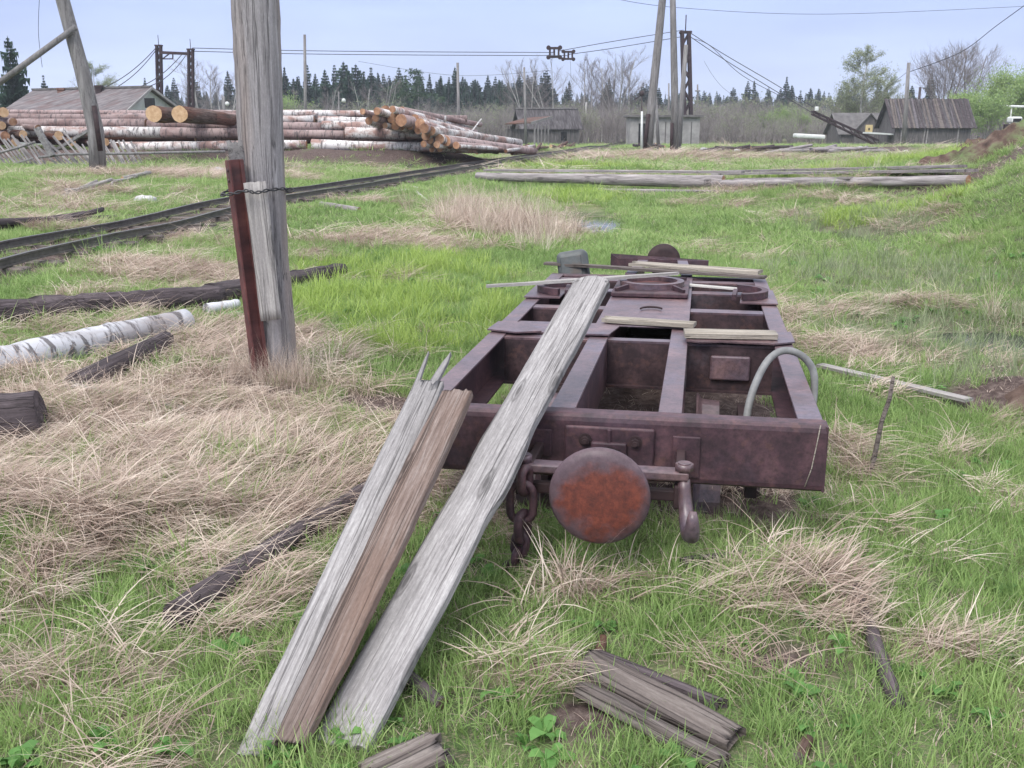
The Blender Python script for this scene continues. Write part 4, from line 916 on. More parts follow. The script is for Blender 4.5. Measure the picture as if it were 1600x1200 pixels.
# two big logs on top
plog(240, 178, 345, 186, 33, 25, 'd', 'big dark log on top of the stack, the left one with a yellow cut end', 'two big logs on top', Y1=39, taper=.75, n=16)
plog(281, 178, 398, 191, 32.6, 25, 'd', 'big dark log on top of the stack, the right one with a yellow cut end', 'two big logs on top', Y1=39, taper=.7, n=16)
# the heap whose cut ends face us
he = [(566, 175, 10), (578, 187, 10), (588, 176, 11), (590, 186, 13), (600, 194, 10), (603, 176, 12), (608, 187, 11), (618, 180, 15), (616, 194, 11), (630, 187, 19), (628, 200, 10), (645, 187, 15), (640, 200, 11), (658, 193, 12), (652, 204, 12),
      (665, 199, 12), (662, 210, 13), (676, 205, 12), (671, 218, 13), (684, 214, 12), (682, 226, 12), (696, 219, 12), (688, 231, 10), (700, 228, 10), (712, 226, 11), (720, 232, 8), (613, 170, 9), (626, 172, 9), (660, 222, 10), (674, 232, 9)]
for i, (px, py, d) in enumerate(he):
    px += random.uniform(-4, 4); py += random.uniform(-4, 3); d *= random.uniform(.75, 1.2)
    f = (px - 560) / 160
    ex = px + 100 + random.uniform(-35, 25); ey = py + 34 - f * 16 + random.uniform(-7, 5); ey = min(ey, 236)
    if px > 640 and random.random() < .6: ex += 20
    lab_ = f'log with orange cut end in the heap, {ordw(i + 1)} end from the left'; row_ = 'top' if py < 182 else 'upper' if py < 192 else 'middle' if py < 204 else 'lower' if py < 220 else 'bottom'
    plog(px, py, ex, ey, YS - .6 - f * .8 + random.uniform(-.9, .5), d * 1.15, 'b' if i % 3 else 'p', lab_, 'heap of logs showing cut ends', Y1=YS + 5 + random.uniform(-.5, 1))
for i, (a_, b_, c_, d_) in enumerate([(790, 236, 835, 228), (745, 238, 815, 226), (700, 236, 800, 226), (770, 232, 812, 224), (752, 228, 800, 222), (800, 240, 838, 236), (730, 214, 752, 186)]):
    plog(a_, b_, c_, d_, 38 + i * .3, 6 if i < 6 else 2.5, 'b', f'loose thin birch log at the right foot of the heap, {ORD[i]} one', 'loose thin logs beside the heap', Y1=41)

# ------------------------------------------------------------------ picket fence, fallen over to the left
fb = G(120, 262); fence = empty('picket_fence', fb, 'collapsing grey picket fence leaning in front of the log stack at the left', 'fence')
def fpart(name, a_, b_, w, h, mat):
    a_ = Vector(a_) - fb; b_ = Vector(b_) - fb; L = (b_ - a_).length
    mb = MB(); mb.box((L / 2, 0, 0), (L, w, h), bev=.004, seg=1); o = mb.build(name, mat, fence); o.matrix_basis = frame(a_, b_, Vector((0, -1, .2))); return o
FY = fb.y
for i in range(34):
    x = -8 + i * 6.9 + random.uniform(-1.5, 1.5)
    if i < 12: x0, y0, x1, y1 = x - 28, 214 + random.uniform(-6, 6), x + 10, 262 + random.uniform(-3, 4)
    elif i < 22: x0, y0, x1, y1 = x - 20, 220 + random.uniform(-12, 8), x + 26, 266 + random.uniform(-3, 3)
    else: x0, y0, x1, y1 = x - 14, 222 + random.uniform(-4, 6), x + 10, 266 + random.uniform(-3, 3)
    fpart('picket', PY(x1, y1 + 2, FY - .25), PY(x0, y0, FY + .1), random.uniform(.045, .075), .022, M['picket'])
mb = MB(); mb.tube([PY(60, 246, FY - .3) - fb, PY(100, 241, FY - .3) - fb, PY(200, 240, FY - .3) - fb, PY(280, 238, FY - .3) - fb, PY(352, 237, FY - .3) - fb], .04, 7); mb.build('rail', M['pole_far'], fence)
mb = MB(); mb.tube([PY(-20, 244, FY - .3) - fb, PY(20, 233, FY - .3) - fb, PY(55, 222, FY - .3) - fb], .04, 7); mb.build('rail', M['pole_far'], fence)
fpart('post', PY(82, 244, FY - .35), PY(58, 200, FY - .3), .17, .17, M['pole_far'])
fpart('rail', PY(85, 236, FY + .1), PY(145, 200, FY + .1), .09, .09, M['pole_far'])
fpart('rail', PY(0, 262, FY - .3), PY(52, 247, FY - .3), .05, .05, M['pole_far'])

# ------------------------------------------------------------------ poles
def far_pole(pts, Y, wpx, label, name='utility_pole', mat='pole_far', cat='pole', extra=None):
    base_ = PY(*pts[0], Y); base_.z = hz(base_.x, base_.y) - .1
    o = empty(name, base_, label, cat); P_ = [base_] + [PY(px, py, Y) for px, py in pts[1:]]
    mb = MB(); n_ = len(P_); mb.tube([p - base_ for p in P_], [wpx / 2 * Y / F * (1.1 - .35 * i / (n_ - 1)) for i in range(n_)], 10, jit=.05); mb.build('shaft', M[mat], o)
    if extra:
        for nm, a_, b_, w_, mt in extra:
            mb = MB(); mb.tube([PY(*a_, Y - .25) - base_, PY(*b_, Y - .25) - base_], w_ / 2 * Y / F, 8); mb.build(nm, M[mt], o)
    return o
far_pole([(150, 238), (150, 205), (128, 110), (95, -10), (80, -60)], 26, 24, 'leaning grey pole with a crossing brace pole behind the picket fence', extra=[('brace', (-60, 172), (119, 42), 9, 'pole_far'), ('rail_stub', (157, 236), (147, 165), 8, 'rust_dark')])
far_pole([(1012, 238), (1018, 165), (1028, 70), (1036, -10), (1042, -60)], 55, 13, 'tall pole leaning to the right in front of the grey block hut', extra=[('rail_stub', (1007, 236), (1013, 178), 6, 'rust_dark')])
far_pole([(1054, 240), (1054, 140), (1052, 40), (1050, -60)], 55, 11, 'tall upright pole beside the steel tower', extra=[('rail_stub', (1049, 240), (1050, 192), 5, 'rust_dark')])
far_pole([(1060, 225), (1066, 150), (1072, 70)], 62, 8, 'brownish mottled pole leaning against the steel tower', mat='pole_far')
far_pole([(1030, 222), (1024, 140)], 60, 5, 'thin strut pole between the tall poles')
far_pole([(1003, 226), (1003, 174)], 60, 4, 'short white marker post left of the tall poles', name='marker_post', mat='white', cat='post')
far_pole([(476, 195), (476, 54)], 60, 5.5, 'thin grey pole right of the thick near pole')
far_pole([(717, 195), (715, 98)], 62, 5, 'thin grey pole behind the cut-end heap')
far_pole([(822, 190), (819, 105)], 75, 4, 'very thin pale pole above the small log hut')
far_pole([(1412, 228), (1420, 98)], 74, 7, 'slightly leaning pole in front of the log shed')
far_pole([(1090, 215), (1090, 132)], 120, 3, 'far pole with crossarm right of the steel tower', extra=[('crossarm', (1086, 142), (1094, 142), 2, 'pole_far')])
far_pole([(1045, 215), (1045, 130)], 120, 3, 'far thin pole between the two tall poles')
far_pole([(1432, 190), (1438, 136)], 100, 5, 'short dark pole behind the log shed roof', mat='dark_log')
far_pole([(913, 228), (916, 160)], 110, 3, 'thin birch-like post right of the log hut', mat='birchtwig')
far_pole([(348, 200), (350, 150)], 90, 3.5, 'thin pole beside the thick near pole, far behind')

for px, py, Y_, w_, lb in ((537, 157, 100, 2.5, 'thin yard lamp post with a white lamp behind the long log stack'), (355, 162, 96, 2.5, 'thin yard lamp post with a white lamp close to the thick near pole')):
    fo = far_pole([(px - 7, 195), (px - 8, py - 14)], Y_, w_, lb, name='yard_lamp', mat='pole_far', cat='lamp post')
    mb = MB(); mb.tube([PY(px - 8, py - 4, Y_) - fo.location, PY(px, py - 2, Y_) - fo.location], .03, 5); mb.build('arm', M['pole_far'], fo)
    mb = MB(); bmesh.ops.create_icosphere(mb.bm, subdivisions=2, radius=.2); o = mb.build('lamp', M['white'], fo); o.location = PY(px, py, Y_) - fo.location

# ------------------------------------------------------------------ cable crane: towers, ropes, carriages
def tower(base_px, top_px, Y, wpx, label, twin=None):
    b_ = PY(*base_px, Y); b_.z = hz(b_.x, b_.y) - .1; t_ = PY(*top_px, Y); w = wpx * Y / F
    o = empty('steel_tower', b_, label, 'tower'); h = t_.z - b_.z; dx = t_.x - b_.x; dy = 0
    for sx in (-1, 1):
        for sy in (-1, 1):
            MB().bar((sx * w / 2, sy * w / 2, 0), (dx + sx * w / 2, sy * w / 2, h), w * .42, w * .42).build('column', M['steelfar'], o)
    n_ = max(4, int(h / (w * 1.6)))
    for i in range(n_):
        z0 = h * i / n_; z1 = h * (i + 1) / n_; x0 = dx * i / n_; x1 = dx * (i + 1) / n_; s_ = 1 if i % 2 else -1
        mb = MB()
        for sy in (-1, 1): mb.bar((x0 - s_ * w / 2, sy * w / 2, z0), (x1 + s_ * w / 2, sy * w / 2, z1), w * .24, w * .24)
        for sx in (-1, 1): mb.bar((x0 + sx * w / 2, -s_ * w / 2, z0), (x1 + sx * w / 2, s_ * w / 2, z1), w * .24, w * .24)
        mb.build('brace', M['steelfar'], o)
    MB().box((dx, 0, h + w * .15), (w * 1.7, w * 1.5, w * .3)).build('head', M['steelfar'], o)
    MB().cyl((dx, 0, h), (dx, 0, h + w * 2.6), w * .08, 6).build('mast', M['steelfar'], o)
    return o
TWY = 80.
tower((249, 205), (248, 72), TWY, 6, 'left dark steel tower of the cable crane gantry behind the house')
tower((297, 205), (298, 78), TWY - .5, 6, 'right dark steel tower of the cable crane gantry, next to the bare trees')
gb = PY(252, 82, TWY - .3); xb = empty('gantry_beam', gb, 'horizontal lattice beam joining the two dark gantry towers at the left', 'beam')
ge = PY(294, 84, TWY - .3)
MB().bar((0, 0, 0), ge - gb, .22, .2).build('chord', M['steelfar'], xb)
mb = MB(); q1 = PY(254, 92, TWY - .3) - gb; q2 = PY(270, 92, TWY - .3) - gb; mb.bar(q1, q2, .08, .08).bar(q2, PY(270, 83, TWY - .3) - gb, .08, .08).bar(q1, PY(266, 83, TWY - .3) - gb, .08, .08); mb.build('bracket', M['steelfar'], xb)
tower((1076, 222), (1071, 52), 96, 10, 'tall dark red steel lattice tower beside the grey poles')
def cable(pts, r, label, Ys, cat='cable', group=None, sag=0, name='cable', n=10):
    P_ = [PY(px, py, y) for (px, py), y in zip(pts, Ys)]; P2 = spline(P_, n) if len(P_) > 2 else [P_[0].lerp(P_[1], i / 12) - Vector((0, 0, sag * 4 * (i / 12) * (1 - i / 12))) for i in range(13)]
    b_ = P2[0].copy(); mb = MB(); mb.tube([p - b_ for p in P2], r, 5); return tag(mb.build(name, M['cable'], None, b_), label, cat, group)
cable([(300, 75), (460, 79), (650, 81), (867, 82)], .028, 'upper carrying cable from the left gantry to the first carriage', (80, 83, 86, 88.5))
cable([(300, 80), (460, 84), (650, 86), (887, 87)], .028, 'lower carrying cable from the left gantry to the second carriage', (80, 83, 86, 88.5))
cable([(872, 80), (950, 66), (1068, 47)], .03, 'upper cable rising from the carriages to the tall steel tower', (88.5, 91, 96))
cable([(889, 85), (960, 75), (1068, 57)], .03, 'lower cable rising from the carriages to the tall steel tower', (88.5, 91, 96))
cable([(1078, 51), (1130, 84), (1200, 125), (1272, 168)], .035, 'upper stay cable sloping down right from the tall tower to the boom', (96, 95, 94, 92))
cable([(1078, 57), (1130, 92), (1200, 135), (1272, 178)], .035, 'middle stay cable sloping down right from the tall tower to the boom', (96, 95, 94, 92))
cable([(1082, 60), (1110, 72), (1160, 118), (1240, 160)], .025, 'slack lower cable sloping down right from the tall tower', (96, 95, 94, 92))
for i, (a_, b_) in enumerate([((246, 72), (150, 142)), ((246, 75), (168, 143)), ((285, 84), (205, 140)), ((290, 87), (228, 136))]):
    cable([a_, b_], .03, f'guy cable from gantry towers down to the house roof, {ORD[i]} from the left', (80, 74), sag=.4, name='guy_cable')
cable([(560, 96), (715, 118), (860, 110)], .012, 'faint thin wire sagging below the crane cables', (85, 86, 88), name='wire', cat='wire')
cable([(940, -6), (1060, 12), (1300, 22), (1640, 8)], .012, 'thin wire crossing the sky at the top right', (55, 56, 60, 66), name='wire', cat='wire')
cable([(1640, -20), (1560, 38), (1500, 82), (1422, 112)], .022, 'wire running from the leaning pole by the log shed up to the right', (60, 64, 70, 74), name='wire', cat='wire')
cable([(1418, 112), (1380, 142)], .015, 'thin wire running down left from the pole by the log shed', (74, 80), name='wire', cat='wire')
cable([(62, -10), (60, 50), (66, 105)], .006, 'thin wire dangling in the sky left of the leaning brace pole', (26, 26, 26), name='wire', cat='wire')
cable([(1100, 95), (1150, 150)], .012, 'thin loose wire hanging below the stay cables', (95, 93), sag=.5, name='wire', cat='wire')
def carriage(cx, cy, w, h, Y, label):
    c_ = PY(cx, cy, Y); s = Y / F; o = empty('cable_carriage', c_, label, 'cable carriage'); W_, H_ = w * s, h * s
    for z in (-.5, .5): MB().box((0, 0, z * H_ * .72), (W_ * .8, .25, H_ * .2), bev=.02).build('frame_plate', M['rust_dark'], o)
    for x in (-.5, 0, .5):
        MB().box((x * W_ * .62, 0, 0), (W_ * .13, .2, H_ * .6)).build('frame_plate', M['rust_dark'], o)
    for x in (-.5, .5):
        for z in (-.5, .5):
            mb = MB(); mb.cyl((x * W_ * .82, -.12, z * H_ * .8), (x * W_ * .82, .12, z * H_ * .8), H_ * .19, 14); mb.build('pulley', M['rust_dark'], o)
carriage(866, 82, 21, 17, 88.5, 'left and larger pulley carriage hanging on the crane cables'); carriage(888, 86.5, 19, 14, 88.5, 'right and smaller pulley carriage hanging on the crane cables')
cable([(891, 92), (893, 150)], .01, 'thin hoist line hanging from the right pulley carriage', (88.5, 88.5), name='wire', cat='wire')

# sloping boom behind the bushes on the right
bb = PY(1372, 226, 88); boom = empty('loading_boom', bb, 'dark sloping lattice boom resting on the ground left of the log shed', 'boom')
b0 = PY(1372, 228, 88) - bb; b1 = PY(1270, 178, 88) - bb
for dz in (0, .45): MB().bar(b0 + Vector((0, 0, dz)), b1 + Vector((0, 0, dz * .5)), .14, .12).bar(b0 + Vector((0, .5, dz)), b1 + Vector((0, .5, dz * .5)), .14, .12).build('chord', M['steelfar'], boom)
for i in range(8): MB().bar(b0.lerp(b1, i / 8), b0.lerp(b1, (i + .8) / 8) + Vector((0, 0, .35)), .07, .07).build('brace', M['steelfar'], boom)
mb = MB(); mb.box(PY(1276, 170, 87.8) - bb, (.28, .28, .35), bev=.06); mb.build('lamp', M['white'], boom)

# ------------------------------------------------------------------ buildings
def wallbox(o, x0, x1, y0, y1, z0, z1, mat, name='wall'):
    return MB().box(((x0 + x1) / 2, (y0 + y1) / 2, (z0 + z1) / 2), (x1 - x0, y1 - y0, z1 - z0)).build(name, M[mat], o)
def slab(pts, d, mat, name, o):
    mb = MB(); mb.prism(pts, d); return mb.build(name, M[mat], o)
# long house at the left: ridge runs left-right and away, gable to the right
hb = PY(235, 200, 62); hb.z = hz(hb.x, hb.y)
s62 = 62 / F
hs_ = empty('long_house', hb, 'long low house with a grey slate roof and pale gable behind the log stack', 'house')
P = lambda px, py, y: PY(px, py, y) - hb
RA, RB = P(236, 139, 64), P(52, 143, 72)              # ridge
EA, EB = P(186, 185, 60.5), P(8, 172, 68.5)            # front eave
EA2 = P(275, 168, 69)                                 # back eave at the gable
up_ = Vector((0, 0, .10))
slab([EA, RA, RB, EB], up_, 'slate', 'roof', hs_)
BE = RB + (EA2 - RA); slab([RA + Vector((0, .02, 0)), EA2, BE, RB + Vector((0, .02, 0))], up_, 'slate', 'roof', hs_)
for p0_, p1_ in ((EA, RA), (EA2, RA)): MB().bar(p0_ + Vector((.1, -.1, .05)), p1_ + Vector((.1, -.1, .05)), .06, .14).build('bargeboard', M['concrete'], hs_)
MB().bar(RA + Vector((0, 0, .14)), RB + Vector((0, 0, .14)), .25, .12).build('ridge_cap', M['felt'], hs_)
g0 = Vector((EA.x - .1, EA.y, 0)); 
slab([Vector((EA.x - .15, EA.y + .1, -.2)), Vector((EA2.x - .2, EA2.y, -.2)), EA2 - Vector((.2, 0, .05)), RA - Vector((.15, 0, .05)), EA - Vector((.15, -.1, .05))], Vector((-.15, .05, 0)), 'palegreen', 'gable_wall', hs_)
slab([Vector((EA.x - .3, EA.y + .3, -.2)), EA - Vector((.3, -.3, .1)), EB - Vector((-.3, -.3, .1)), Vector((EB.x + .3, EB.y + .3, -.2))], Vector((.05, .15, 0)), 'palegreen', 'wall', hs_)
hp_ = P(234, 161, 62.2); MB().box(hp_, (.32, .5, .55), Matrix.Rotation(math.atan2(EA2.y - EA.y, EA2.x - EA.x), 3, 'Z')).build('attic_hatch', M['black'], hs_)
for px, py, w_, h_, mt in ((155, 143, .36, .75, 'black'), (97, 146, .42, .65, 'brick')):
    c_ = P(px, py, 66.5 if px > 120 else 69.5); MB().box(c_ - Vector((0, 0, .1)), (w_, w_, h_)).box(c_ + Vector((0, 0, h_ / 2 - .06)), (w_ * 1.2, w_ * 1.2, .12)).build('chimney', M[mt if mt != 'black' else 'rust_dark'], hs_)
# small log house in the middle
def gable_shed(base_px, Y, ang, L, D, Hw, Hr, label, wall, roof, name, extra=None, eave=.3):
    b_ = PY(*base_px, Y); b_.z = hz(b_.x, b_.y) - .05; o = empty(name, b_, label, 'house' if 'house' in name else 'shed', rz=ang)
    for y_ in (0, D): MB().box((L / 2, y_, Hw / 2), (L, .14, Hw)).build('wall', M[wall], o)
    for x_ in (.07, L - .07):
        slab([(x_ - .06, .08, 0), (x_ - .06, D - .08, 0), (x_ - .06, D - .08, Hw), (x_ - .06, D / 2, Hw + Hr - .05), (x_ - .06, .08, Hw)], (.12, 0, 0), wall, 'gable_wall', o)
    k = Hr / (D / 2)
    for sg in (0, 1):
        y0 = -eave if not sg else D + eave; slab([(-eave, y0, Hw - eave * k), (L + eave, y0, Hw - eave * k), (L + eave, D / 2, Hw + Hr), (-eave, D / 2, Hw + Hr)], (0, 0, .09), roof, 'roof', o)
    return o
s = 90 / F
o = gable_shed((816, 228), 92, R(10), 5.1, 3.6, 1.6, 1.45, 'small dark log house with a plank roof behind the log stacks', 'shed_wood', 'shingle', 'log_house')
MB().box((5.12, 1.3, .75), (.06, .5, 1.1)).build('door', M['white'], o); MB().box((5.12, 2.3, .75), (.06, .5, 1.1)).build('door', M['palegreen'], o)
MB().box((3.7, -.1, .8), (.5, .06, .7)).build('window', M['black'], o)
MB().bar((-.3, 1.8, 3.2), (5.4, 1.8, 3.2), .2, .12).build('ridge_cap', M['pole_far'], o)
# lean-to canopy before it
cb = PY(800, 226, 84); cb.z = hz(cb.x, cb.y); o = empty('lean_to', cb, 'open lean-to on posts with a reddish plank roof in front of the log house', 'lean-to')
for i in range(5): MB().box((1.8 + i * .28, -.2 + i * .25, .9), (.13, .13, 1.9)).build('post', M['pole_far'], o)
for x_, y_ in ((-.3, 1.4), (.5, 2.2), (-.1, .6)): MB().box((x_, y_, .9), (.13, .13, 1.7)).build('post', M['shed_wood'], o)
slab([(-.6, .3, 1.85), (1.5, -.5, 1.95), (3.2, 1.2, 2.45), (1.0, 2.4, 2.3)], (0, 0, .08), 'brown_log', 'roof', o); MB().bar((1.5, -.55, 1.95), (3.25, 1.15, 2.45), .08, .2).build('bargeboard', M['pole_far'], o)
MB().box((.4, 1.3, .8), (1.8, 1.2, 1.4)).build('wall', M['shed_wood'], o)
# grey block hut
hb2 = PY(984, 229, 90); hb2.z = hz(hb2.x, hb2.y) - .05; o = empty('block_hut', hb2, 'low flat-roofed grey block hut with an open doorway behind the tall poles', 'hut')
L2 = 105 * s; H2 = 2.45
MB().box((.35, 0, H2 / 2), (.7, .16, H2)).build('wall', M['concrete'], o); MB().box((1.08, 0, H2 - .25), (.76, .16, .5)).build('lintel', M['concrete'], o)
MB().box(((1.46 + L2) / 2, 0, H2 / 2), (L2 - 1.46, .16, H2)).build('wall', M['concrete'], o)
MB().box((L2 - .08, 1.6, H2 / 2), (.16, 3.03, H2)).build('wall', M['concrete'], o); MB().box((.08, 1.6, H2 / 2), (.16, 3.03, H2)).build('wall', M['concrete'], o); MB().box((L2 / 2, 3.2, H2 / 2), (L2, .16, H2)).build('wall', M['concrete'], o)
MB().box((1.08, .05, H2 / 2 - .25), (.74, .05, 1.95)).build('doorway', M['black'], o); MB().box((.98, .0, .9), (.12, .05, .35), Matrix.Rotation(.1, 3, 'Y')).build('notice', M['white'], o)
MB().box((L2 / 2, 1.5, H2 + .1), (L2 + .5, 3.8, .2), bev=.02).build('roof', M['felt'], o)
for x_ in (2.3, 3.0, 3.7, 4.4, 5.2): MB().box((x_, -.09, H2 * .45), (.08, .03, H2 * .8)).build('batten', M['shed_wood'], o)
# siren / horn on a mast
fo = far_pole([(1003, 200), (1003, 150)], 93, 2, 'dark round horn loudspeaker on a thin mast above the block hut', name='horn_mast', mat='rust_dark', cat='loudspeaker')
mb = MB(); bmesh.ops.create_icosphere(mb.bm, subdivisions=2, radius=.26); hn = mb.build('horn', M['rust_dark'], fo); hn.location = PY(1003, 146, 93) - fo.location
MB().bar(PY(991, 156, 93) - fo.location, PY(1001, 149, 93) - fo.location, .07, .07).build('bracket', M['rust_dark'], fo)
# sheds on the right
o = gable_shed((1396, 230), 84, R(-3), 5.9, 4.2, 1.85, 1.9, 'log shed with a steep shaggy dark roof on the right, behind the leaning pole', 'shed_wood', 'shingle', 'log_shed', eave=.35)
for x_ in (.5, 2.2, 2.45, 4.9): MB().bar((x_, -.12, 0), (x_ + random.uniform(-.15, .15), -.12, 1.8), .1, .16, up=(0, 1, 0)).build('board', M['picket'], o)
for i in range(30):
    x_ = -.25 + i * .217 + random.uniform(-.08, .08)
    MB().bar((x_, -.40, 1.55), (x_ + random.uniform(-.12, .12), 2.05, 3.86 + random.uniform(-.02, .04)), random.uniform(.1, .19), .05).build('roof_board', M[random.choice(('dark_log', 'dark_log', 'rot_board', 'dark_log', 'roofw'))], o)
o = gable_shed((1312, 224), 94, R(0), 4.7, 4, 1.25, 1.6, 'grey wooden house with a boarded yellow window beside the boom', 'shed_wood', 'felt', 'board_house')
slab([(1.1, -.45, 0), (3.7, -.45, 0), (3.7, -.45, 1.4), (2.4, -.45, 2.75), (1.1, -.45, 1.4)], (0, .1, 0), 'shed_wood', 'front_wall', o)
MB().bar((.95, -.5, 1.25), (2.4, -.5, 2.85), .3, .08).bar((2.4, -.5, 2.85), (3.85, -.5, 1.25), .3, .08).build('bargeboard', M['felt'], o)
wn = MB().box((2.35, -.48, 1.5), (.62, .05, .75)).build('window', M['yellowp'], o); MB().box((2.35, -.512, 1.5), (.14, .02, .2)).build('opening', M['black'], wn)
o = gable_shed((1372, 226), 100, R(20), 3.6, 3, 1.1, 1.3, 'low pale-roofed shed between the grey house and the log shed', 'shed_wood', 'concrete', 'low_shed')
c_ = PY(1378, 215, 86); MB()
o = MB(); o.box((0, 0, 0), (2.6, 1.5, .12), Matrix.Rotation(.06, 3, 'Y')); tag(o.build('tin_sheet', M['white'], None, PY(1378, 209, 85)), 'pale tin sheet roof piece between the house and the log shed', 'metal sheet')
mb = MB(); mb.box((0, 0, 0), (2.4, 1.4, .36), Matrix.Rotation(.05, 3, 'Y'), bev=.12); tag(mb.build('tarpaulin', M['white'], None, PY(1264, 213, 88)), 'long white covered heap in front of the bushes left of the boom', 'tarpaulin')
# right edge: pale pipe on supports, white and dark vehicle
pp = PY(1528, 165, 95); o = empty('overhead_pipe', pp, 'long pale horizontal pipe behind the green willow at the right edge', 'pipe')
MB().cyl((0, 0, 0), PY(1640, 168, 95) - pp, .12, 8).build('pipe', M['white'], o)
for px in (1545, 1581, 1620): 
    a_ = PY(px, 166, 95) - pp; g_ = Vector((a_.x, a_.y, hz(a_.x + pp.x, a_.y + pp.y) - pp.z)); MB().cyl(a_, g_, .06, 6).build('support', M['white'], o)
vb = PY(1586, 208, 62); vb.z = PY(1586, 207, 62).z; o = empty('tractor', vb, 'white-topped dark vehicle standing behind the soil heap at the right edge', 'vehicle')
MB().box((0, 0, .32), (1.15, .8, .34), bev=.05).build('body', M['rust_dark'], o); MB().box((-.12, 0, .72), (.62, .72, .36), bev=.10, seg=3).build('cab', M['white'], o)
MB().box((-.12, 0, .70), (.50, .74, .2), bev=.03).build('window', M['black'], o); MB().box((.42, 0, .56), (.40, .6, .12), bev=.04).build('bonnet', M['white'], o)
for x_ in (-.36, .36):
    for y_ in (-.4, .4): MB().cyl((x_, y_ - .07, .17), (x_, y_ + .07, .17), .17, 14).build('wheel', M['black'], o)

# ------------------------------------------------------------------ trees
def leafmesh(name, tris, mat, rnd=None):
    tris = np.asarray(tris, np.float32); n = len(tris); me = bpy.data.meshes.new(name)
    me.vertices.add(n * 3); me.vertices.foreach_set('co', tris.ravel()); me.loops.add(n * 3); me.loops.foreach_set('vertex_index', np.arange(n * 3))
    me.polygons.add(n); me.polygons.foreach_set('loop_start', np.arange(0, n * 3, 3))
    a = me.attributes.new('rnd', 'FLOAT', 'FACE'); a.data.foreach_set('value', np.asarray(rnd if rnd is not None else rng.random(n), np.float32))
    me.update(); me.validate(); me.materials.append(mat); return me
def spruce_mesh(h, w, seed, layers=26, nb=14, full=1., mat='spruce', shape=1.0, clear=.06):
    r = np.random.default_rng(seed); T = []; RN = []
    for i in range(layers):
        f = i / (layers - 1); z = h * (clear + (1 - clear) * f); rad = w / 2 * ((1 - f) ** shape * .93 + .05) * r.uniform(.68, 1.22)
        k = max(4, int(nb * (1 - f * .5)))
        for j in range(k):
            if r.random() > full: continue
            a = 2 * math.pi * (j + r.random() * .8) / k + i * .7; L = rad * r.uniform(.6, 1.18); d = np.array([math.cos(a), math.sin(a), 0]); s_ = np.array([-d[1], d[0], 0])
            droop = (.34 * (1 - f) - .25 * f) * L; br = r.random()
            nseg = 4
            for q_ in range(nseg):
                t0 = q_ / nseg; t1 = (q_ + 1.4) / nseg; tm = (t0 + t1) / 2
                p0 = d * L * t0 + np.array([0, 0, z - droop * t0 ** 1.5]); p1 = d * L * min(t1, 1.05) + np.array([0, 0, z - droop * t1 ** 1.5 + .03 * L]); pm = (p0 + p1) / 2
                ww = (L * .34 + .12) * (1.2 - tm * .7) * r.uniform(.6, 1.3); hang = (L * .20 + .18) * r.uniform(.4, 1.4)
                T.append([p0, p1, pm + s_ * ww - np.array([0, 0, hang])]); T.append([p0, p1, pm - s_ * ww - np.array([0, 0, hang * .8])])
                T.append([p0, p1, pm - np.array([0, 0, hang * 1.9]) + d * .1])
                v_ = br * .5 + r.random() * .5; RN += [v_, v_ * r.uniform(.7, 1.1), v_ * .6]
    T.append([[-w * .03, 0, h * .93], [w * .03, 0, h * .93], [0, 0, h * 1.03]]); RN.append(.5)
    return leafmesh('crown', T, M[mat], RN)
def pine_mesh(h, w, seed):
    r = np.random.default_rng(seed); T = []; RN = []
    for i in range(34):
        a = r.uniform(0, 6.28); f = r.uniform(.35, 1.); rad = w / 2 * math.sin(min(1, (1.06 - f) * 2.2 + .12) * 1.57) * math.sqrt(r.random()); c_ = np.array([rad * math.cos(a), rad * math.sin(a), h * f]); br = r.random(); cr = w * r.uniform(.09, .17)
        for k in range(46):
            v = r.normal(size=3); v /= np.linalg.norm(v); v[2] *= .5; p = c_ + v * cr * r.uniform(.4, 1.1); e1 = r.normal(size=3) * cr * .22; e2 = r.normal(size=3) * cr * .22; T.append([p, p + e1, p + e2]); RN.append(br * .6 + r.random() * .4)
    return leafmesh('crown', T, M['pine'], RN)
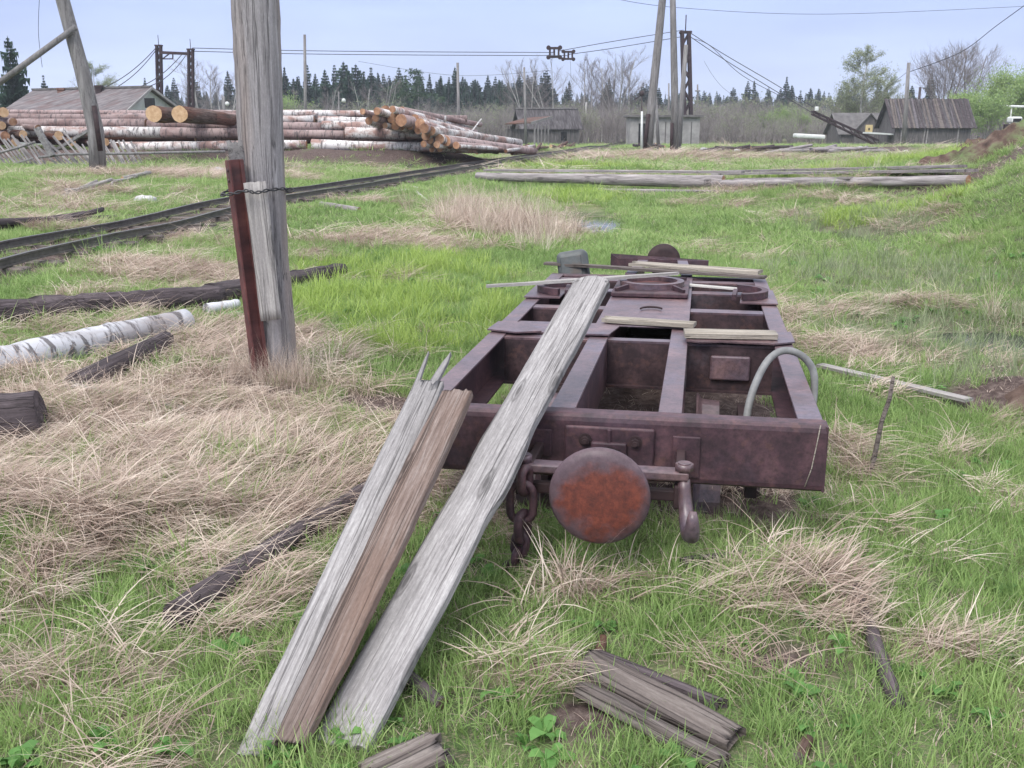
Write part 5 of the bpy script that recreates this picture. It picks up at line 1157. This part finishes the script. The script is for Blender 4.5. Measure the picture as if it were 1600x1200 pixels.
def bare_mesh(h, w, seed, trunks=1, leaf=0, leafmat_='buds', d2=12, d3=8, d4=6, trunkmat='birchtwig', r0=.10, up=.9, leafs=.12, low=.25):
    rr = random.Random(seed); mt = MB(); mc = MB(); tips = []
    def br(mb, p, d, L, r_, n=4, cur=.15, sides=4):
        P_ = [p.copy()]; dd = d.copy()
        for i in range(n):
            dd = (dd + Vector((rr.uniform(-1, 1), rr.uniform(-1, 1), rr.uniform(-.3, .8))) * cur).normalized(); P_.append(P_[-1] + dd * L / n)
        mb.tube(P_, [r_ * (1 - .75 * i / n) for i in range(n + 1)], sides, cap=False); return P_, dd
    def at(P_, f): k = f * (len(P_) - 1); i = min(int(k), len(P_) - 2); return P_[i].lerp(P_[i + 1], k - i), (P_[i + 1] - P_[i]).normalized()
    for t_ in range(trunks):
        a0 = rr.uniform(0, 6.28); d0 = Vector((math.cos(a0) * .28, math.sin(a0) * .28, 1)).normalized() if trunks > 1 else Vector((0, 0, 1))
        P0, _ = br(mt, Vector((math.cos(a0) * .2 * (trunks > 1), math.sin(a0) * .2 * (trunks > 1), -.1)), d0, h * rr.uniform(.85, 1), r0, 8, .07, 6)
        for i in range(d2):
            f = low + (1 - low) * (i + rr.random()) / d2; p, d = at(P0, min(f, .97)); a = rr.uniform(0, 6.28); L1 = w * .62 * (1.2 - f) * rr.uniform(.7, 1.15) + .5
            dv = (Vector((math.cos(a), math.sin(a), up * rr.uniform(.6, 1.3)))).normalized(); P1, _ = br(mc, p, dv, L1, r0 * .34 * (1.2 - f), 4, .18, 3)
            for j in range(d3):
                p2, d2_ = at(P1, .1 + .9 * (j + rr.random()) / d3); dv = (d2_ + Vector((rr.uniform(-1, 1), rr.uniform(-1, 1), rr.uniform(-.2, 1.2))) * .7).normalized(); P2, _ = br(mc, p2, dv, L1 * rr.uniform(.32, .62), r0 * .13, 3, .2, 3)
                for k in range(d4):
                    p3, d3_ = at(P2, .25 + .75 * (k + rr.random()) / d4); dv = (d3_ + Vector((rr.uniform(-1, 1), rr.uniform(-1, 1), rr.uniform(-.6, .6))) * .9).normalized(); P3, _ = br(mc, p3, dv, L1 * rr.uniform(.2, .38), r0 * .065, 2, .2, 3); tips.append((p3, P3[-1]))
    T = []
    if leaf:
        for a_, b_ in tips:
            for _ in range(leaf):
                p = a_.lerp(b_, rr.random() * 1.2) + Vector((rr.uniform(-1, 1), rr.uniform(-1, 1), rr.uniform(-1.4, .6))) * leafs * 1.4; T.append([p, p + Vector([rr.uniform(-1, 1) for _ in range(3)]) * leafs, p + Vector([rr.uniform(-1, 1) for _ in range(3)]) * leafs])
    def fin(mb, nm, mat):
        me = bpy.data.meshes.new(nm); mb.bm.to_mesh(me); mb.bm.free(); me.materials.append(M[mat]); return me
    return fin(mt, 'trunk', trunkmat), fin(mc, 'crown', 'twig'), (leafmesh('foliage', T, M[leafmat_]) if T else None)
def trunk_mesh(h, r_, mat='pole_far'):
    mb = MB(); mb.tube([(0, 0, -.2), (0, 0, h * .5), (0, 0, h * .96)], [r_, r_ * .7, r_ * .15], 6); me = bpy.data.meshes.new('trunk'); mb.bm.to_mesh(me); mb.bm.free(); me.materials.append(M[mat]); return me
def place_tree(name, meshes, p, label, cat, group, sc=(1, 1, 1), rz=0):
    o = empty(name, p, label, cat, group, rz); o.scale = sc
    for me in meshes:
        if me: c = bpy.data.objects.new(me.name.split('.')[0], me); COL.objects.link(c); c.parent = o
    return o
SPM = [(trunk_mesh(10, .14), spruce_mesh(10, w, 50 + i, 26, 13, .93, shape=sh)) for i, (w, sh) in enumerate([(4.0, .85), (3.6, 1.0), (4.6, .75), (3.2, .9), (4.2, 1.1)])]
PIM = [(trunk_mesh(9.5, .16), pine_mesh(10, 7, 5)), (trunk_mesh(9.5, .16), pine_mesh(10, 5.5, 6))]
BRM = [bare_mesh(10, 4.6, 3, d2=17), bare_mesh(10, 3.8, 4, d2=16), bare_mesh(10, 5.5, 5, trunks=3, d2=9), bare_mesh(10, 4.2, 6, d2=18)]
LBM = [bare_mesh(10, 4.8, 8, d2=26, leaf=13, up=.7, leafs=.09, low=.15), bare_mesh(10, 4.2, 9, d2=22, leaf=11, leafs=.09, low=.15)]
WIM = [bare_mesh(10, 11, 12, trunks=4, leaf=7, leafmat_='willow', d2=9, trunkmat='twig', leafs=.26, low=.12), bare_mesh(10, 13, 13, trunks=5, leaf=7, leafmat_='willow', d2=8, trunkmat='twig', leafs=.28, low=.1)]
BWM = [bare_mesh(10, 8, 15, trunks=3, d2=18, d3=8, d4=6, leaf=0, trunkmat='twig', low=.3, r0=.13), bare_mesh(10, 7, 16, trunks=2, d2=16, d3=8, d4=6, trunkmat='twig', low=.3, r0=.13)]
def tree_px(kind, px, top, Y, label, name, cat='tree', group=None, wide=1.):
    b_ = PY(px, 220, Y); b_.z = hz(b_.x, b_.y) - .1; h_ = PY(px, top, Y).z - b_.z
    ms = random.choice(kind) if isinstance(kind, list) else kind
    return place_tree(name, ms, b_, label, cat, group, (h_ / 10 * wide, h_ / 10 * wide, h_ / 10), random.uniform(0, 6.28))
big = (trunk_mesh(10, .16), spruce_mesh(10, 5.6, 99, 30, 15, .72, shape=.8))
tree_px(big, 30, 60, 82, 'tall dense dark spruce rising at the left edge behind the house', 'spruce_tree')
tree_px(SPM[1], 78, 118, 100, 'small dark spruce peeking over the house roof', 'spruce_tree')
tree_px(SPM[3], 234, 122, 110, 'small faint spruce tip beside the left gantry tower', 'spruce_tree')
tree_px(LBM[0], 165, 104, 125, 'pale thin birch behind the right part of the house roof', 'birch_tree', wide=1.3)
tree_px(LBM[1], 208, 132, 130, 'pale green small birch behind the house, left of the gantry', 'birch_tree', wide=1.6)
seqs = [(268, 140), (283, 160), (395, 130), (436, 128), (450, 112), (463, 130), (485, 108), (497, 122), (512, 116), (527, 108), (541, 104), (548, 118), (560, 108), (572, 118), (583, 112), (602, 122), (626, 112), (636, 128), (690, 128), (702, 134), (714, 118), (728, 142), (738, 150), (750, 148), (765, 152), (782, 134), (789, 138), (803, 152), (815, 156), (835, 158)]
for i, (px, top) in enumerate(seqs):
    tree_px(SPM, px, top - 6, random.uniform(135, 160), f'dark spruce in the treeline left of the tall poles, {ordw(i + 1)} from the left', 'spruce_tree', group='spruces in the left treeline', wide=random.uniform(1.15, 1.5))
tree_px(PIM[0], 655, 110, 128, 'broad spreading pine above the cut-end heap', 'pine_tree', wide=1.15); tree_px(PIM[1], 620, 128, 126, 'smaller pine just left of the broad pine', 'pine_tree')
for i, (px, top) in enumerate([(466, 140), (572, 128), (596, 120), (510, 135), (428, 140)]):
    tree_px(BRM, px, top, 124, f'thin bare birch before the left spruces, {ORD[i]}', 'birch_tree', group='bare birches before the spruces')
for i, (px, top, w_) in enumerate([(318, 84, 1.5), (336, 92, 1.3), (350, 100, 1.2), (303, 110, 1.1)]):
    tree_px(BRM[i], px, top, 112, f'bare birch between the gantry and the thick pole, {["tallest", "second tallest", "rightmost", "lowest and leftmost"][i]}', 'birch_tree', group='bare birches at the gantry', wide=w_)
for i, (px, top, w_) in enumerate([(828, 94, 1.0), (868, 90, 1.1), (908, 84, 1.0), (922, 78, .9), (940, 86, 1.2), (956, 80, 1.2), (970, 90, 1.0), (984, 84, 1.2)]):
    tree_px(BRM, px, top, 118, f'bare birch between the carriages and the tall poles, {ORD[i]} from the left', 'birch_tree', group='bare birches above the huts', wide=w_)
k = 0
for px in list(range(1096, 1390, 11)) + list(range(850, 1090, 20)):
    top = 158 + random.uniform(-7, 6) + (4 if px < 1150 else 0) - (6 if 1225 < px < 1310 else 0) + (8 if px < 1050 else 0); k += 1
    tree_px(SPM, px + random.uniform(-4, 4), top, random.uniform(185, 230), f'distant bluish spruce {"right" if px > 1090 else "left"} of the steel tower, {ordw(k if px > 1090 else k - 27)} from the left', 'spruce_tree', group='spruces of the distant forest edge')
for i, (px, top) in enumerate([(1400, 165), (1418, 170), (1436, 166), (1450, 168), (1500, 170), (1590, 168)]):
    tree_px(SPM, px, top, 200, f'distant spruce behind the log shed, {ORD[i]} from the left', 'spruce_tree', group='spruces behind the log shed')
tree_px(LBM[0], 1345, 84, 108, 'tall pale birch with young leaves behind the grey house', 'birch_tree', wide=1.45); tree_px(LBM[1], 1322, 120, 110, 'shorter leafing birch left of the tall pale birch', 'birch_tree', wide=1.3); tree_px(LBM[1], 1370, 118, 112, 'shorter leafing birch right of the tall pale birch', 'birch_tree', wide=1.2)
tree_px(BWM[0], 1462, 70, 104, 'big bare many-branched tree behind the log shed, left crown', 'willow_tree', wide=1.05); tree_px(BWM[1], 1502, 68, 106, 'big bare many-branched tree behind the log shed, right crown', 'willow_tree', wide=1.05)
tree_px(WIM[0], 1500, 152, 96, 'fresh green willow bush at the right corner of the log shed', 'willow_bush', 'bush'); tree_px(WIM[1], 1540, 162, 94, 'fresh green willow bush below the overhead pipe', 'willow_bush', 'bush')
tree_px(WIM[1], 1568, 130, 102, 'tall green willow rising above the pipe at the right edge', 'willow_bush', 'bush', wide=.75); tree_px(WIM[0], 1612, 138, 100, 'green willow cut by the right edge', 'willow_bush', 'bush')
for i, (px, top, y_) in enumerate([(1234, 178, 118), (1205, 186, 116), (1255, 184, 112), (440, 165, 118), (1330, 176, 120)]):
    tree_px(WIM, px, top, y_, ['yellow-green leafing bush left of the boom', 'lower green bush further left of the boom', 'green bush directly left of the boom', 'green bush right behind the thick near pole', 'green bush behind the grey house'][i], 'willow_bush', 'bush')

# ------------------------------------------------------------------ scatter helper (grass, straw, brushwood)
def instancer(name, P_, idx, rot, sc, tint, meshes, kind='stuff', label=None):
    lib = bpy.data.collections.new(name + '_pieces')
    for i, me in enumerate(meshes):
        o = bpy.data.objects.new(f'{name}_piece_{i:02d}', me); lib.objects.link(o)
    me = bpy.data.meshes.new(name); n = len(P_); me.vertices.add(n); me.vertices.foreach_set('co', np.asarray(P_, np.float32).ravel())
    a = me.attributes.new('idx', 'INT', 'POINT'); a.data.foreach_set('value', np.asarray(idx, np.int32))
    a = me.attributes.new('rot', 'FLOAT_VECTOR', 'POINT'); a.data.foreach_set('vector', np.asarray(rot, np.float32).ravel())
    a = me.attributes.new('scl', 'FLOAT_VECTOR', 'POINT'); a.data.foreach_set('vector', np.asarray(sc, np.float32).ravel())
    a = me.attributes.new('tint', 'FLOAT', 'POINT'); a.data.foreach_set('value', np.asarray(tint, np.float32))
    ob = bpy.data.objects.new(name, me); COL.objects.link(ob)
    g = bpy.data.node_groups.new(name, 'GeometryNodeTree'); g.interface.new_socket('Geometry', in_out='INPUT', socket_type='NodeSocketGeometry'); g.interface.new_socket('Geometry', in_out='OUTPUT', socket_type='NodeSocketGeometry')
    gi = g.nodes.new('NodeGroupInput'); go_ = g.nodes.new('NodeGroupOutput'); ip = g.nodes.new('GeometryNodeInstanceOnPoints'); ci = g.nodes.new('GeometryNodeCollectionInfo')
    ci.inputs[0].default_value = lib; ci.inputs['Separate Children'].default_value = True; ci.inputs['Reset Children'].default_value = True; ip.inputs['Pick Instance'].default_value = True
    def na(nm, dt):
        n_ = g.nodes.new('GeometryNodeInputNamedAttribute'); n_.data_type = dt; n_.inputs[0].default_value = nm; return [s_ for s_ in n_.outputs if s_.enabled and s_.name == 'Attribute'][0]
    L_ = g.links.new; L_(gi.outputs[0], ip.inputs['Points']); L_(ci.outputs[0], ip.inputs['Instance']); L_(na('idx', 'INT'), ip.inputs['Instance Index'])
    e2r = g.nodes.new('FunctionNodeEulerToRotation'); L_(na('rot', 'FLOAT_VECTOR'), e2r.inputs[0]); L_(e2r.outputs[0], ip.inputs['Rotation']); L_(na('scl', 'FLOAT_VECTOR'), ip.inputs['Scale']); L_(ip.outputs[0], go_.inputs[0])
    md = ob.modifiers.new('scatter', 'NODES'); md.node_group = g
    if kind: ob['kind'] = kind
    if label: ob['label'] = label
    return ob
def blades(n, baseR, L, th0, dth, width, head=None, hsd=9., flat=False, seg=4, seed=0, tipw=.1, zmin=None):
    r = np.random.default_rng(seed); a = r.uniform(0, 2 * np.pi, n); rad = baseR * np.sqrt(r.random(n)); base = np.stack([rad * np.cos(a), rad * np.sin(a), np.zeros(n)], 1)
    h = r.uniform(0, 2 * np.pi, n) if head is None else head + r.normal(0, hsd, n) + np.pi * (r.random(n) < .25)
    if head is None and baseR > 0: h = np.where(r.random(n) < .5, a + r.normal(0, .6, n), h)
    Ln = r.uniform(*L, n); t0 = r.uniform(*th0, n); dt = r.uniform(*dth, n); w = width * r.uniform(.6, 1.3, n); roll = r.uniform(-.6, .6, n)
    pts = [base]; p = base.copy(); yaw = r.normal(0, .35, n) * (1 if flat else .3)
    if flat: p[:, 2] = r.uniform(0, .035, n); pts = [p.copy()]
    for k in range(seg):
        th = t0 + dt * (k + .5) / seg; hh = h + yaw * (k / seg); st = Ln / seg
        p = p + np.stack([np.sin(th) * np.cos(hh), np.sin(th) * np.sin(hh), np.cos(th)], 1) * st[:, None]
        if zmin is not None: p[:, 2] = np.maximum(p[:, 2], zmin)
        pts.append(p.copy())
    side = np.stack([-np.sin(h) * np.cos(roll), np.cos(h) * np.cos(roll), np.sin(roll)], 1); T = []; rn = r.random(n); RN = []
    for k in range(seg):
        w0 = w * (1 - (k / seg) ** 1.6 * (1 - tipw)); w1 = w * (1 - ((k + 1) / seg) ** 1.6 * (1 - tipw)); A = pts[k] - side * w0[:, None] / 2; B = pts[k] + side * w0[:, None] / 2
        if k < seg - 1:
            Cc = pts[k + 1] + side * w1[:, None] / 2; D = pts[k + 1] - side * w1[:, None] / 2; T += [np.stack([A, B, Cc], 1), np.stack([A, Cc, D], 1)]; RN += [rn, rn]
        else: T.append(np.stack([A, B, pts[k + 1]], 1)); RN.append(rn)
    return np.concatenate(T), np.concatenate(RN)
def bl_meshes(nm, mat, k, **kw):
    return [leafmesh(f'{nm}_{i}', *(lambda q_: (q_[0], M[mat], q_[1]))(blades(seed=100 * len(nm) + i * 7, **kw))) for i in range(k)]
TG = bl_meshes('turf', 'grass', 8, n=26, baseR=.055, L=(.035, .105), th0=(.0, .7), dth=(.1, 1.2), width=.0038)
TGs = bl_meshes('turfdry', 'straw', 4, n=8, baseR=.06, L=(.03, .10), th0=(.3, 1.3), dth=(.2, 1.0), width=.003)
TT = bl_meshes('tallgrass', 'bright', 6, n=26, baseR=.06, L=(.12, .30), th0=(.0, .35), dth=(.1, 1.1), width=.006)
TGT = bl_meshes('midgrass', 'grass', 6, n=20, baseR=.05, L=(.09, .22), th0=(.0, .4), dth=(.2, 1.3), width=.005)
TM = bl_meshes('marsh', 'marshg', 6, n=16, baseR=.08, L=(.10, .26), th0=(.0, .4), dth=(.1, .9), width=.005)
def locks(nm, mat, k, nl, **kw):
    o_ = []
    for i in range(k):
        r = np.random.default_rng(900 + i); T, Q = [], []
        for j in range(nl):
            h = r.normal(0, .55); a, q_ = blades(seed=5000 + i * 31 + j, head=h, **kw); off = np.array([r.normal() * .06, r.normal() * .06, 0]); T.append(a + off); Q.append(np.clip(q_ * .45 + r.random() * .6, 0, 1))
        o_.append(leafmesh(f'{nm}_{i}', np.concatenate(T), M[mat], np.concatenate(Q)))
    return o_
TS_ = locks('matted', 'straw', 10, 5, n=9, baseR=.022, L=(.08, .26), th0=(.85, 1.45), dth=(.15, 1.1), width=.0032, hsd=.22, flat=True, seg=5, zmin=.004)
TS_OLD = bl_meshes('matted', 'straw', 8, n=36, baseR=.10, L=(.06, .24), th0=(.9, 1.5), dth=(.1, .8), width=.0028, head=0., hsd=.65, flat=True, seg=5, zmin=.004)
TF = bl_meshes('fountain', 'straw', 6, n=22, baseR=.06, L=(.12, .36), th0=(.1, 1.1), dth=(.8, 2.1), width=.0052, seg=6)
TR = bl_meshes('reed', 'straw', 4, n=40, baseR=.12, L=(.35, .85), th0=(.0, .55), dth=(.1, 1.0), width=.005, seg=5)
def weed(seed):
    r = np.random.default_rng(seed); T = []; RN = []
    for i in range(r.integers(5, 9)):
        a = r.uniform(0, 6.28); L = r.uniform(.03, .07); d = np.array([np.cos(a), np.sin(a), 0]); s_ = np.array([-d[1], d[0], 0]); z = r.uniform(.005, .03); w = L * .28; rn = r.random()
        P0 = np.array([0, 0, 0.]); P1 = d * L * .45 + [0, 0, z + .01]; P2 = d * L * .8 + [0, 0, z + .012]; P3 = d * L + [0, 0, z]
        T += [[P0, P1 - s_ * w, P1 + [0, 0, -.002]], [P0, P1, P1 + s_ * w], [P1 - s_ * w, P2 - s_ * w * .7, P1], [P1, P2 - s_ * w * .7, P2 + s_ * w * .7], [P1, P2 + s_ * w * .7, P1 + s_ * w], [P2 - s_ * w * .7, P3, P2 + s_ * w * .7]]; RN += [rn] * 6
    return leafmesh('weed', np.array([[list(map(float, v)) for v in t_] for t_ in T]), M['weed'], RN)
TW = [weed(i) for i in range(6)]

AV = np.array(AVOID)
def avoid_mask(x, y, pad=0., tall=False):
    m_ = np.zeros_like(x, bool)
    for x0, y0, x1, y1, r_ in AV:
        if r_ < 0 and not tall: continue
        r_ = abs(r_)
        dx, dy = x1 - x0, y1 - y0; t = np.clip(((x - x0) * dx + (y - y0) * dy) / (dx * dx + dy * dy + 1e-9), 0, 1); m_ |= np.hypot(x - x0 - t * dx, y - y0 - t * dy) < r_ + pad
    return m_
def wloc(x, y): return (x - WO.x) * BX.x + (y - WO.y) * BX.y, (x - WO.x) * AX.x + (y - WO.y) * AX.y
def in_wagon(x, y, pad=0.):
    u, v = wloc(x, y); return (np.abs(u) < .88 + pad) & (v > .3 - pad) & (v < 4.35 + pad)
def fan(y0, y1, dens, m0=1.3, m1=1.3):
    A = .5 * (m1 * 1.0) * (y1 ** 2 - y0 ** 2) + 2 * m0 * (y1 - y0) * .6; n = int(A * dens * 1.18)
    y = np.sqrt(rng.uniform(y0 ** 2, y1 ** 2, int(n * 1.5))); x = rng.uniform(-1, 1, len(y)) * (.72 * y + 1.2)
    return x[:n], y[:n]
def scatter(name, bands, meshes, wfun, tintf=None, yawf=None, tall=False, sjit=.3, wag=.25, tilt=.15):
    PP, SS, RR, II, TT_ = [], [], [], [], []
    for y0, y1, dens, s_, sz in bands:
        x, y = fan(y0, y1, dens); D, B, Dt, Mr = maps(x, y); w = wfun(x, y, D, B, Dt, Mr)
        inw = in_wagon(x, y, .02 if tall else -.02); w = np.where(inw, w * wag, w)
        if tall: w = np.where(avoid_mask(x, y, .05, True), 0, w)
        else: w = np.where(avoid_mask(x, y, .0), w * .10, w)
        for mm in (MARSH[0], MARSH[2]): w = np.where(ell(x, y, mm, .55, .6, .3) > .5, w * .25, w)
        w = np.where(ell(x, y, PUD, .6, 2.6, .3) > .5, w * .05, w)
        td = track_dist(x, y); w = np.where(td < .8, w * np.where(y > 14, .10, .3), w); w = np.where((td < 1.6) & (y > 28), w * .4, w)
        k = rng.random(len(x)) < w; x, y = x[k], y[k]; D, B, Dt, Mr = D[k], B[k], Dt[k], Mr[k]; n = len(x)
        z = terrain(x, y) + D * ((vnoise(x, y, 4.3) - .3) * .07 + (vnoise(x + 3, y, 2.1) - .4) * .07) * (y < 14)
        PP.append(np.stack([x, y, z - .004], 1)); yw = rng.uniform(0, 2 * np.pi, n) if yawf is None else yawf(x, y) + rng.normal(0, .25, n)
        RR.append(np.stack([rng.normal(0, tilt, n), rng.normal(0, tilt, n), yw], 1)); q_ = rng.uniform(1 - sjit, 1 + sjit, n); SS.append(np.stack([q_ * s_, q_ * s_, q_ * sz], 1))
        II.append(rng.integers(0, len(meshes), n)); TT_.append(np.clip((tintf(x, y, D, B, Dt, Mr) if tintf else .5) + rng.normal(0, .13, n), 0, 1))
    return instancer(name, np.concatenate(PP), np.concatenate(II), np.concatenate(RR), np.concatenate(SS), np.concatenate(TT_), meshes)
gt = lambda x, y, D, B, Dt, Mr: .12 + .5 * vnoise(x + 3, y, .55) + .25 * D + .2 * B + .12 * np.clip(y / 20, 0, 1) + .2 * (vnoise(x, y, 2.3) - .5)
scatter('grass', [(1.7, 6.5, 420, 1, 1), (6.5, 14, 230, 1.3, 1.05), (14, 32, 60, 2.4, 1.2), (32, 95, 7, 6, 1.8)], TG, lambda x, y, D, B, Dt, Mr: (1 - .5 * D) * np.clip(1.05 - Dt * 1.1, 0, 1) * (1 - .75 * Mr), gt)
scatter('grass_litter', [(1.7, 6.5, 340, 1, 1), (6.5, 14, 110, 1.4, 1.1), (14, 32, 25, 2.4, 1.3), (32, 90, 2.5, 6, 1.8)], TGs, lambda x, y, D, B, Dt, Mr: np.clip(.25 + .5 * vnoise(x, y, 2.0) + D * .4, 0, 1) * (1 - .5 * B))
scatter('grass_clumps', [(1.7, 7, 26, 1, 1), (7, 14, 9, 1.4, 1.2), (14, 30, 2.5, 2.2, 1.5)], TGT, lambda x, y, D, B, Dt, Mr: np.clip(vnoise(x, y, 1.7) * 1.9 - .75, 0, 1) * (1 - .8 * D) * (1 - Dt), gt, tall=True, wag=.1)
scatter('tall_spring_grass', [(2, 8, 90, .85, .75), (8, 16, 60, 1.1, .8), (16, 45, 22, 1.9, .85)], TT, lambda x, y, D, B, Dt, Mr: B, lambda x, y, D, B, Dt, Mr: .25 + .5 * vnoise(x, y, 1.3), tall=True, wag=.02)
scatter('marsh_grass', [(3, 9, 50, 1, 1), (9, 18, 26, 1.5, 1.2), (18, 30, 6, 2.4, 1.5)], TM, lambda x, y, D, B, Dt, Mr: Mr * (.45 + .6 * vnoise(x, y, 2.)), tall=True, wag=0)
flow = lambda x, y: -.55 + 2.2 * (vnoise(x, y, .8) - .5) + 1.2 * (vnoise(x + 9, y, 2.6) - .5)
st_t = lambda x, y, D, B, Dt, Mr: .28 + .35 * vnoise(x + 40, y, 1.5) + .25 * (vnoise(x, y + 40, 5.) - .3)
scatter('dry_straw_mat', [(1.7, 6.5, 330, 1, 1.1), (6.5, 14, 170, 1.25, 1.3), (14, 32, 40, 2.2, 1.6), (32, 70, 4, 6, 2.)], TS_, lambda x, y, D, B, Dt, Mr: np.clip(D * 1.45 - .34, 0, 1) * (1 - .7 * Dt), st_t, flow, wag=.12, tilt=.1)
scatter('dry_grass_tufts', [(1.7, 7, 16, .8, .8), (7, 14, 5, 1.1, 1.), (14, 30, 1.2, 1.8, 1.2)], TF, lambda x, y, D, B, Dt, Mr: np.clip(D * 1.5 - .55, 0, 1) * np.clip(vnoise(x, y, 1.9) * 2 - .5, 0, 1), st_t, tall=True, wag=0)
scatter('weeds', [(1.7, 6, 40, 1, 1), (6, 14, 10, 1.6, 1.4)], TW, lambda x, y, D, B, Dt, Mr: (1 - D) * (1 - Dt) * np.clip(vnoise(x + 7, y, 1.3) * 2.4 - 1.1, 0, 1), lambda *a: .4)
# arching dry tufts where the photograph has them
PP, SS, RR, II, TT_ = [], [], [], [], []
for px, py, rx, ry, n, s_ in [(900, 925, .22, .14, 15, 1.1), (1190, 790, .34, .10, 16, .85), (1110, 785, .2, .12, 6, .8), (1260, 775, .2, .1, 6, .7), (1200, 915, .28, .10, 9, .8), (430, 575, .26, .16, 30, .8), (395, 612, .10, .08, 14, .95), (450, 606, .10, .08, 14, .95), (422, 618, .14, .06, 14, .9), (150, 640, .5, .2, 16, 1.), (60, 640, .3, .2, 10, 1.1), (275, 510, .3, .2, 14, .9), (550, 590, .2, .2, 6, .8), (330, 540, .5, .2, 16, .9), (210, 600, .5, .2, 12, .9), (1590, 500, .3, .3, 8, 1.)]:
    c = PZ(px, py, 0)
    for _ in range(n):
        x = c.x + rng.normal() * rx * .6; y = c.y + rng.normal() * ry * .6; q_ = s_ * rng.uniform(.7, 1.15); PP.append((x, y, hz(x, y))); SS.append((q_, q_, q_)); RR.append((rng.normal() * .12, rng.normal() * .12, rng.uniform(0, 6.28))); II.append(int(rng.integers(0, len(TF)))); TT_.append(rng.uniform(.45, .95))
instancer('arching_straw', PP, II, RR, SS, TT_, TF)
PP, SS, RR, II, TT_ = [], [], [], [], []
for px, py, rx, ry, n, s_ in [(400, 606, .28, .12, 12, .42), (455, 604, .3, .16, 14, .45), (425, 585, .3, .3, 12, .42), (790, 365, .9, 1.2, 60, 1.0), (730, 335, .8, 1., 22, .8), (845, 385, .5, .8, 16, .6), (1290, 275, 1, .6, 8, .8), (1580, 500, .3, .3, 5, .5)]:
    c = G(px, py)
    for _ in range(n):
        x = c.x + rng.normal() * rx * .5; y = c.y + rng.normal() * ry * .5
        if in_wagon(np.array([x]), np.array([y]), .3)[0]: continue
        q_ = s_ * rng.uniform(.7, 1.2); PP.append((x, y, hz(x, y))); SS.append((q_, q_, q_)); RR.append((rng.normal() * .15, rng.normal() * .15, rng.uniform(0, 6.28))); II.append(int(rng.integers(0, len(TR)))); TT_.append(rng.uniform(.4, .9))
instancer('tall_dry_reeds', PP, II, RR, SS, TT_, TR)

# brushwood and far forest reading as masses
SHB = [bare_mesh(4, 3.4, 30 + i, trunks=4, d2=6, d3=4, d4=3, trunkmat='twig', leaf=(2 if i % 3 == 0 else 0), leafmat_='buds', leafs=.10, r0=.05, low=.1) for i in range(6)]
def joinme(ms):
    V, Fc, mi, mats = [], [], [], []; off = 0
    for m_ in ms:
        if not m_: continue
        V += [tuple(v_.co) for v_ in m_.vertices]; mats.append(m_.materials[0])
        for p in m_.polygons: Fc.append([i + off for i in p.vertices]); mi.append(len(mats) - 1)
        off += len(m_.vertices)
    me = bpy.data.meshes.new('shrub'); me.from_pydata(V, [], Fc)
    for m_ in mats: me.materials.append(m_)
    me.polygons.foreach_set('material_index', mi); return me
SHJ = [joinme(q_) for q_ in SHB]
PP, SS, RR, II, TT_ = [], [], [], [], []
def brush(x0, x1, y0, y1, n, s0, s1):
    for _ in range(n):
        y = math.sqrt(random.uniform(y0 * y0, y1 * y1)); px = random.uniform(x0, x1); x = (px - 800) / F * y * .97; q_ = random.uniform(s0, s1)
        PP.append((x, y, hz(x, y) - .1)); SS.append((q_ * 1.1, q_ * 1.1, q_)); RR.append((0, 0, random.uniform(0, 6.28))); II.append(random.randrange(6)); TT_.append(random.random())
brush(860, 1420, 108, 160, 330, .65, 1.25); brush(230, 860, 112, 140, 190, .7, 1.15); brush(-300, 230, 115, 160, 120, .7, 1.2); brush(1420, 1900, 112, 160, 150, .7, 1.3); brush(900, 1000, 104, 112, 24, .7, 1.); brush(1090, 1290, 98, 108, 45, .35, .75)
instancer('brushwood', PP, II, RR, SS, TT_, SHJ)
PP, SS, RR, II, TT_ = [], [], [], [], []
SPJ = [joinme(q_) for q_ in SPM[:4]]
for _ in range(2600):
    y = math.sqrt(random.uniform(240 ** 2, 420 ** 2)); x = random.uniform(-1.05, 1.05) * y; q_ = random.uniform(.75, 1.15); PP.append((x, y, hz(x, y) - .2)); SS.append((q_, q_, q_)); RR.append((0, 0, random.uniform(0, 6.28))); II.append(random.randrange(4)); TT_.append(.5)
for _ in range(620):
    y = random.uniform(165, 240); px = random.uniform(380, 860) if random.random() < .75 else random.uniform(230, 1700); x = (px - 800) / F * y * .97; q_ = random.uniform(.65, 1.08); PP.append((x, y, hz(x, y) - .2)); SS.append((q_ * 1.2, q_ * 1.2, q_)); RR.append((0, 0, random.uniform(0, 6.28))); II.append(random.randrange(4)); TT_.append(.5)
instancer('far_forest', PP, II, RR, SS, TT_, SPJ)

# ------------------------------------------------------------------ the damp air between here and the forest
HZ = 0.0006
if HZ:
    mb = MB(); mb.box((0, 180, 10), (1100, 620, 26)); m = bpy.data.materials.new('haze_air'); m.use_nodes = True; t = m.node_tree; t.nodes.clear()
    o = N(t, 'ShaderNodeOutputMaterial'); v = N(t, 'ShaderNodeVolumePrincipled'); v.inputs['Density'].default_value = HZ; v.inputs['Color'].default_value = (.86, .92, 1, 1); v.inputs['Anisotropy'].default_value = .2
    t.links.new(v.outputs[0], o.inputs['Volume']); tag(mb.build('haze', m, None), kind='stuff')
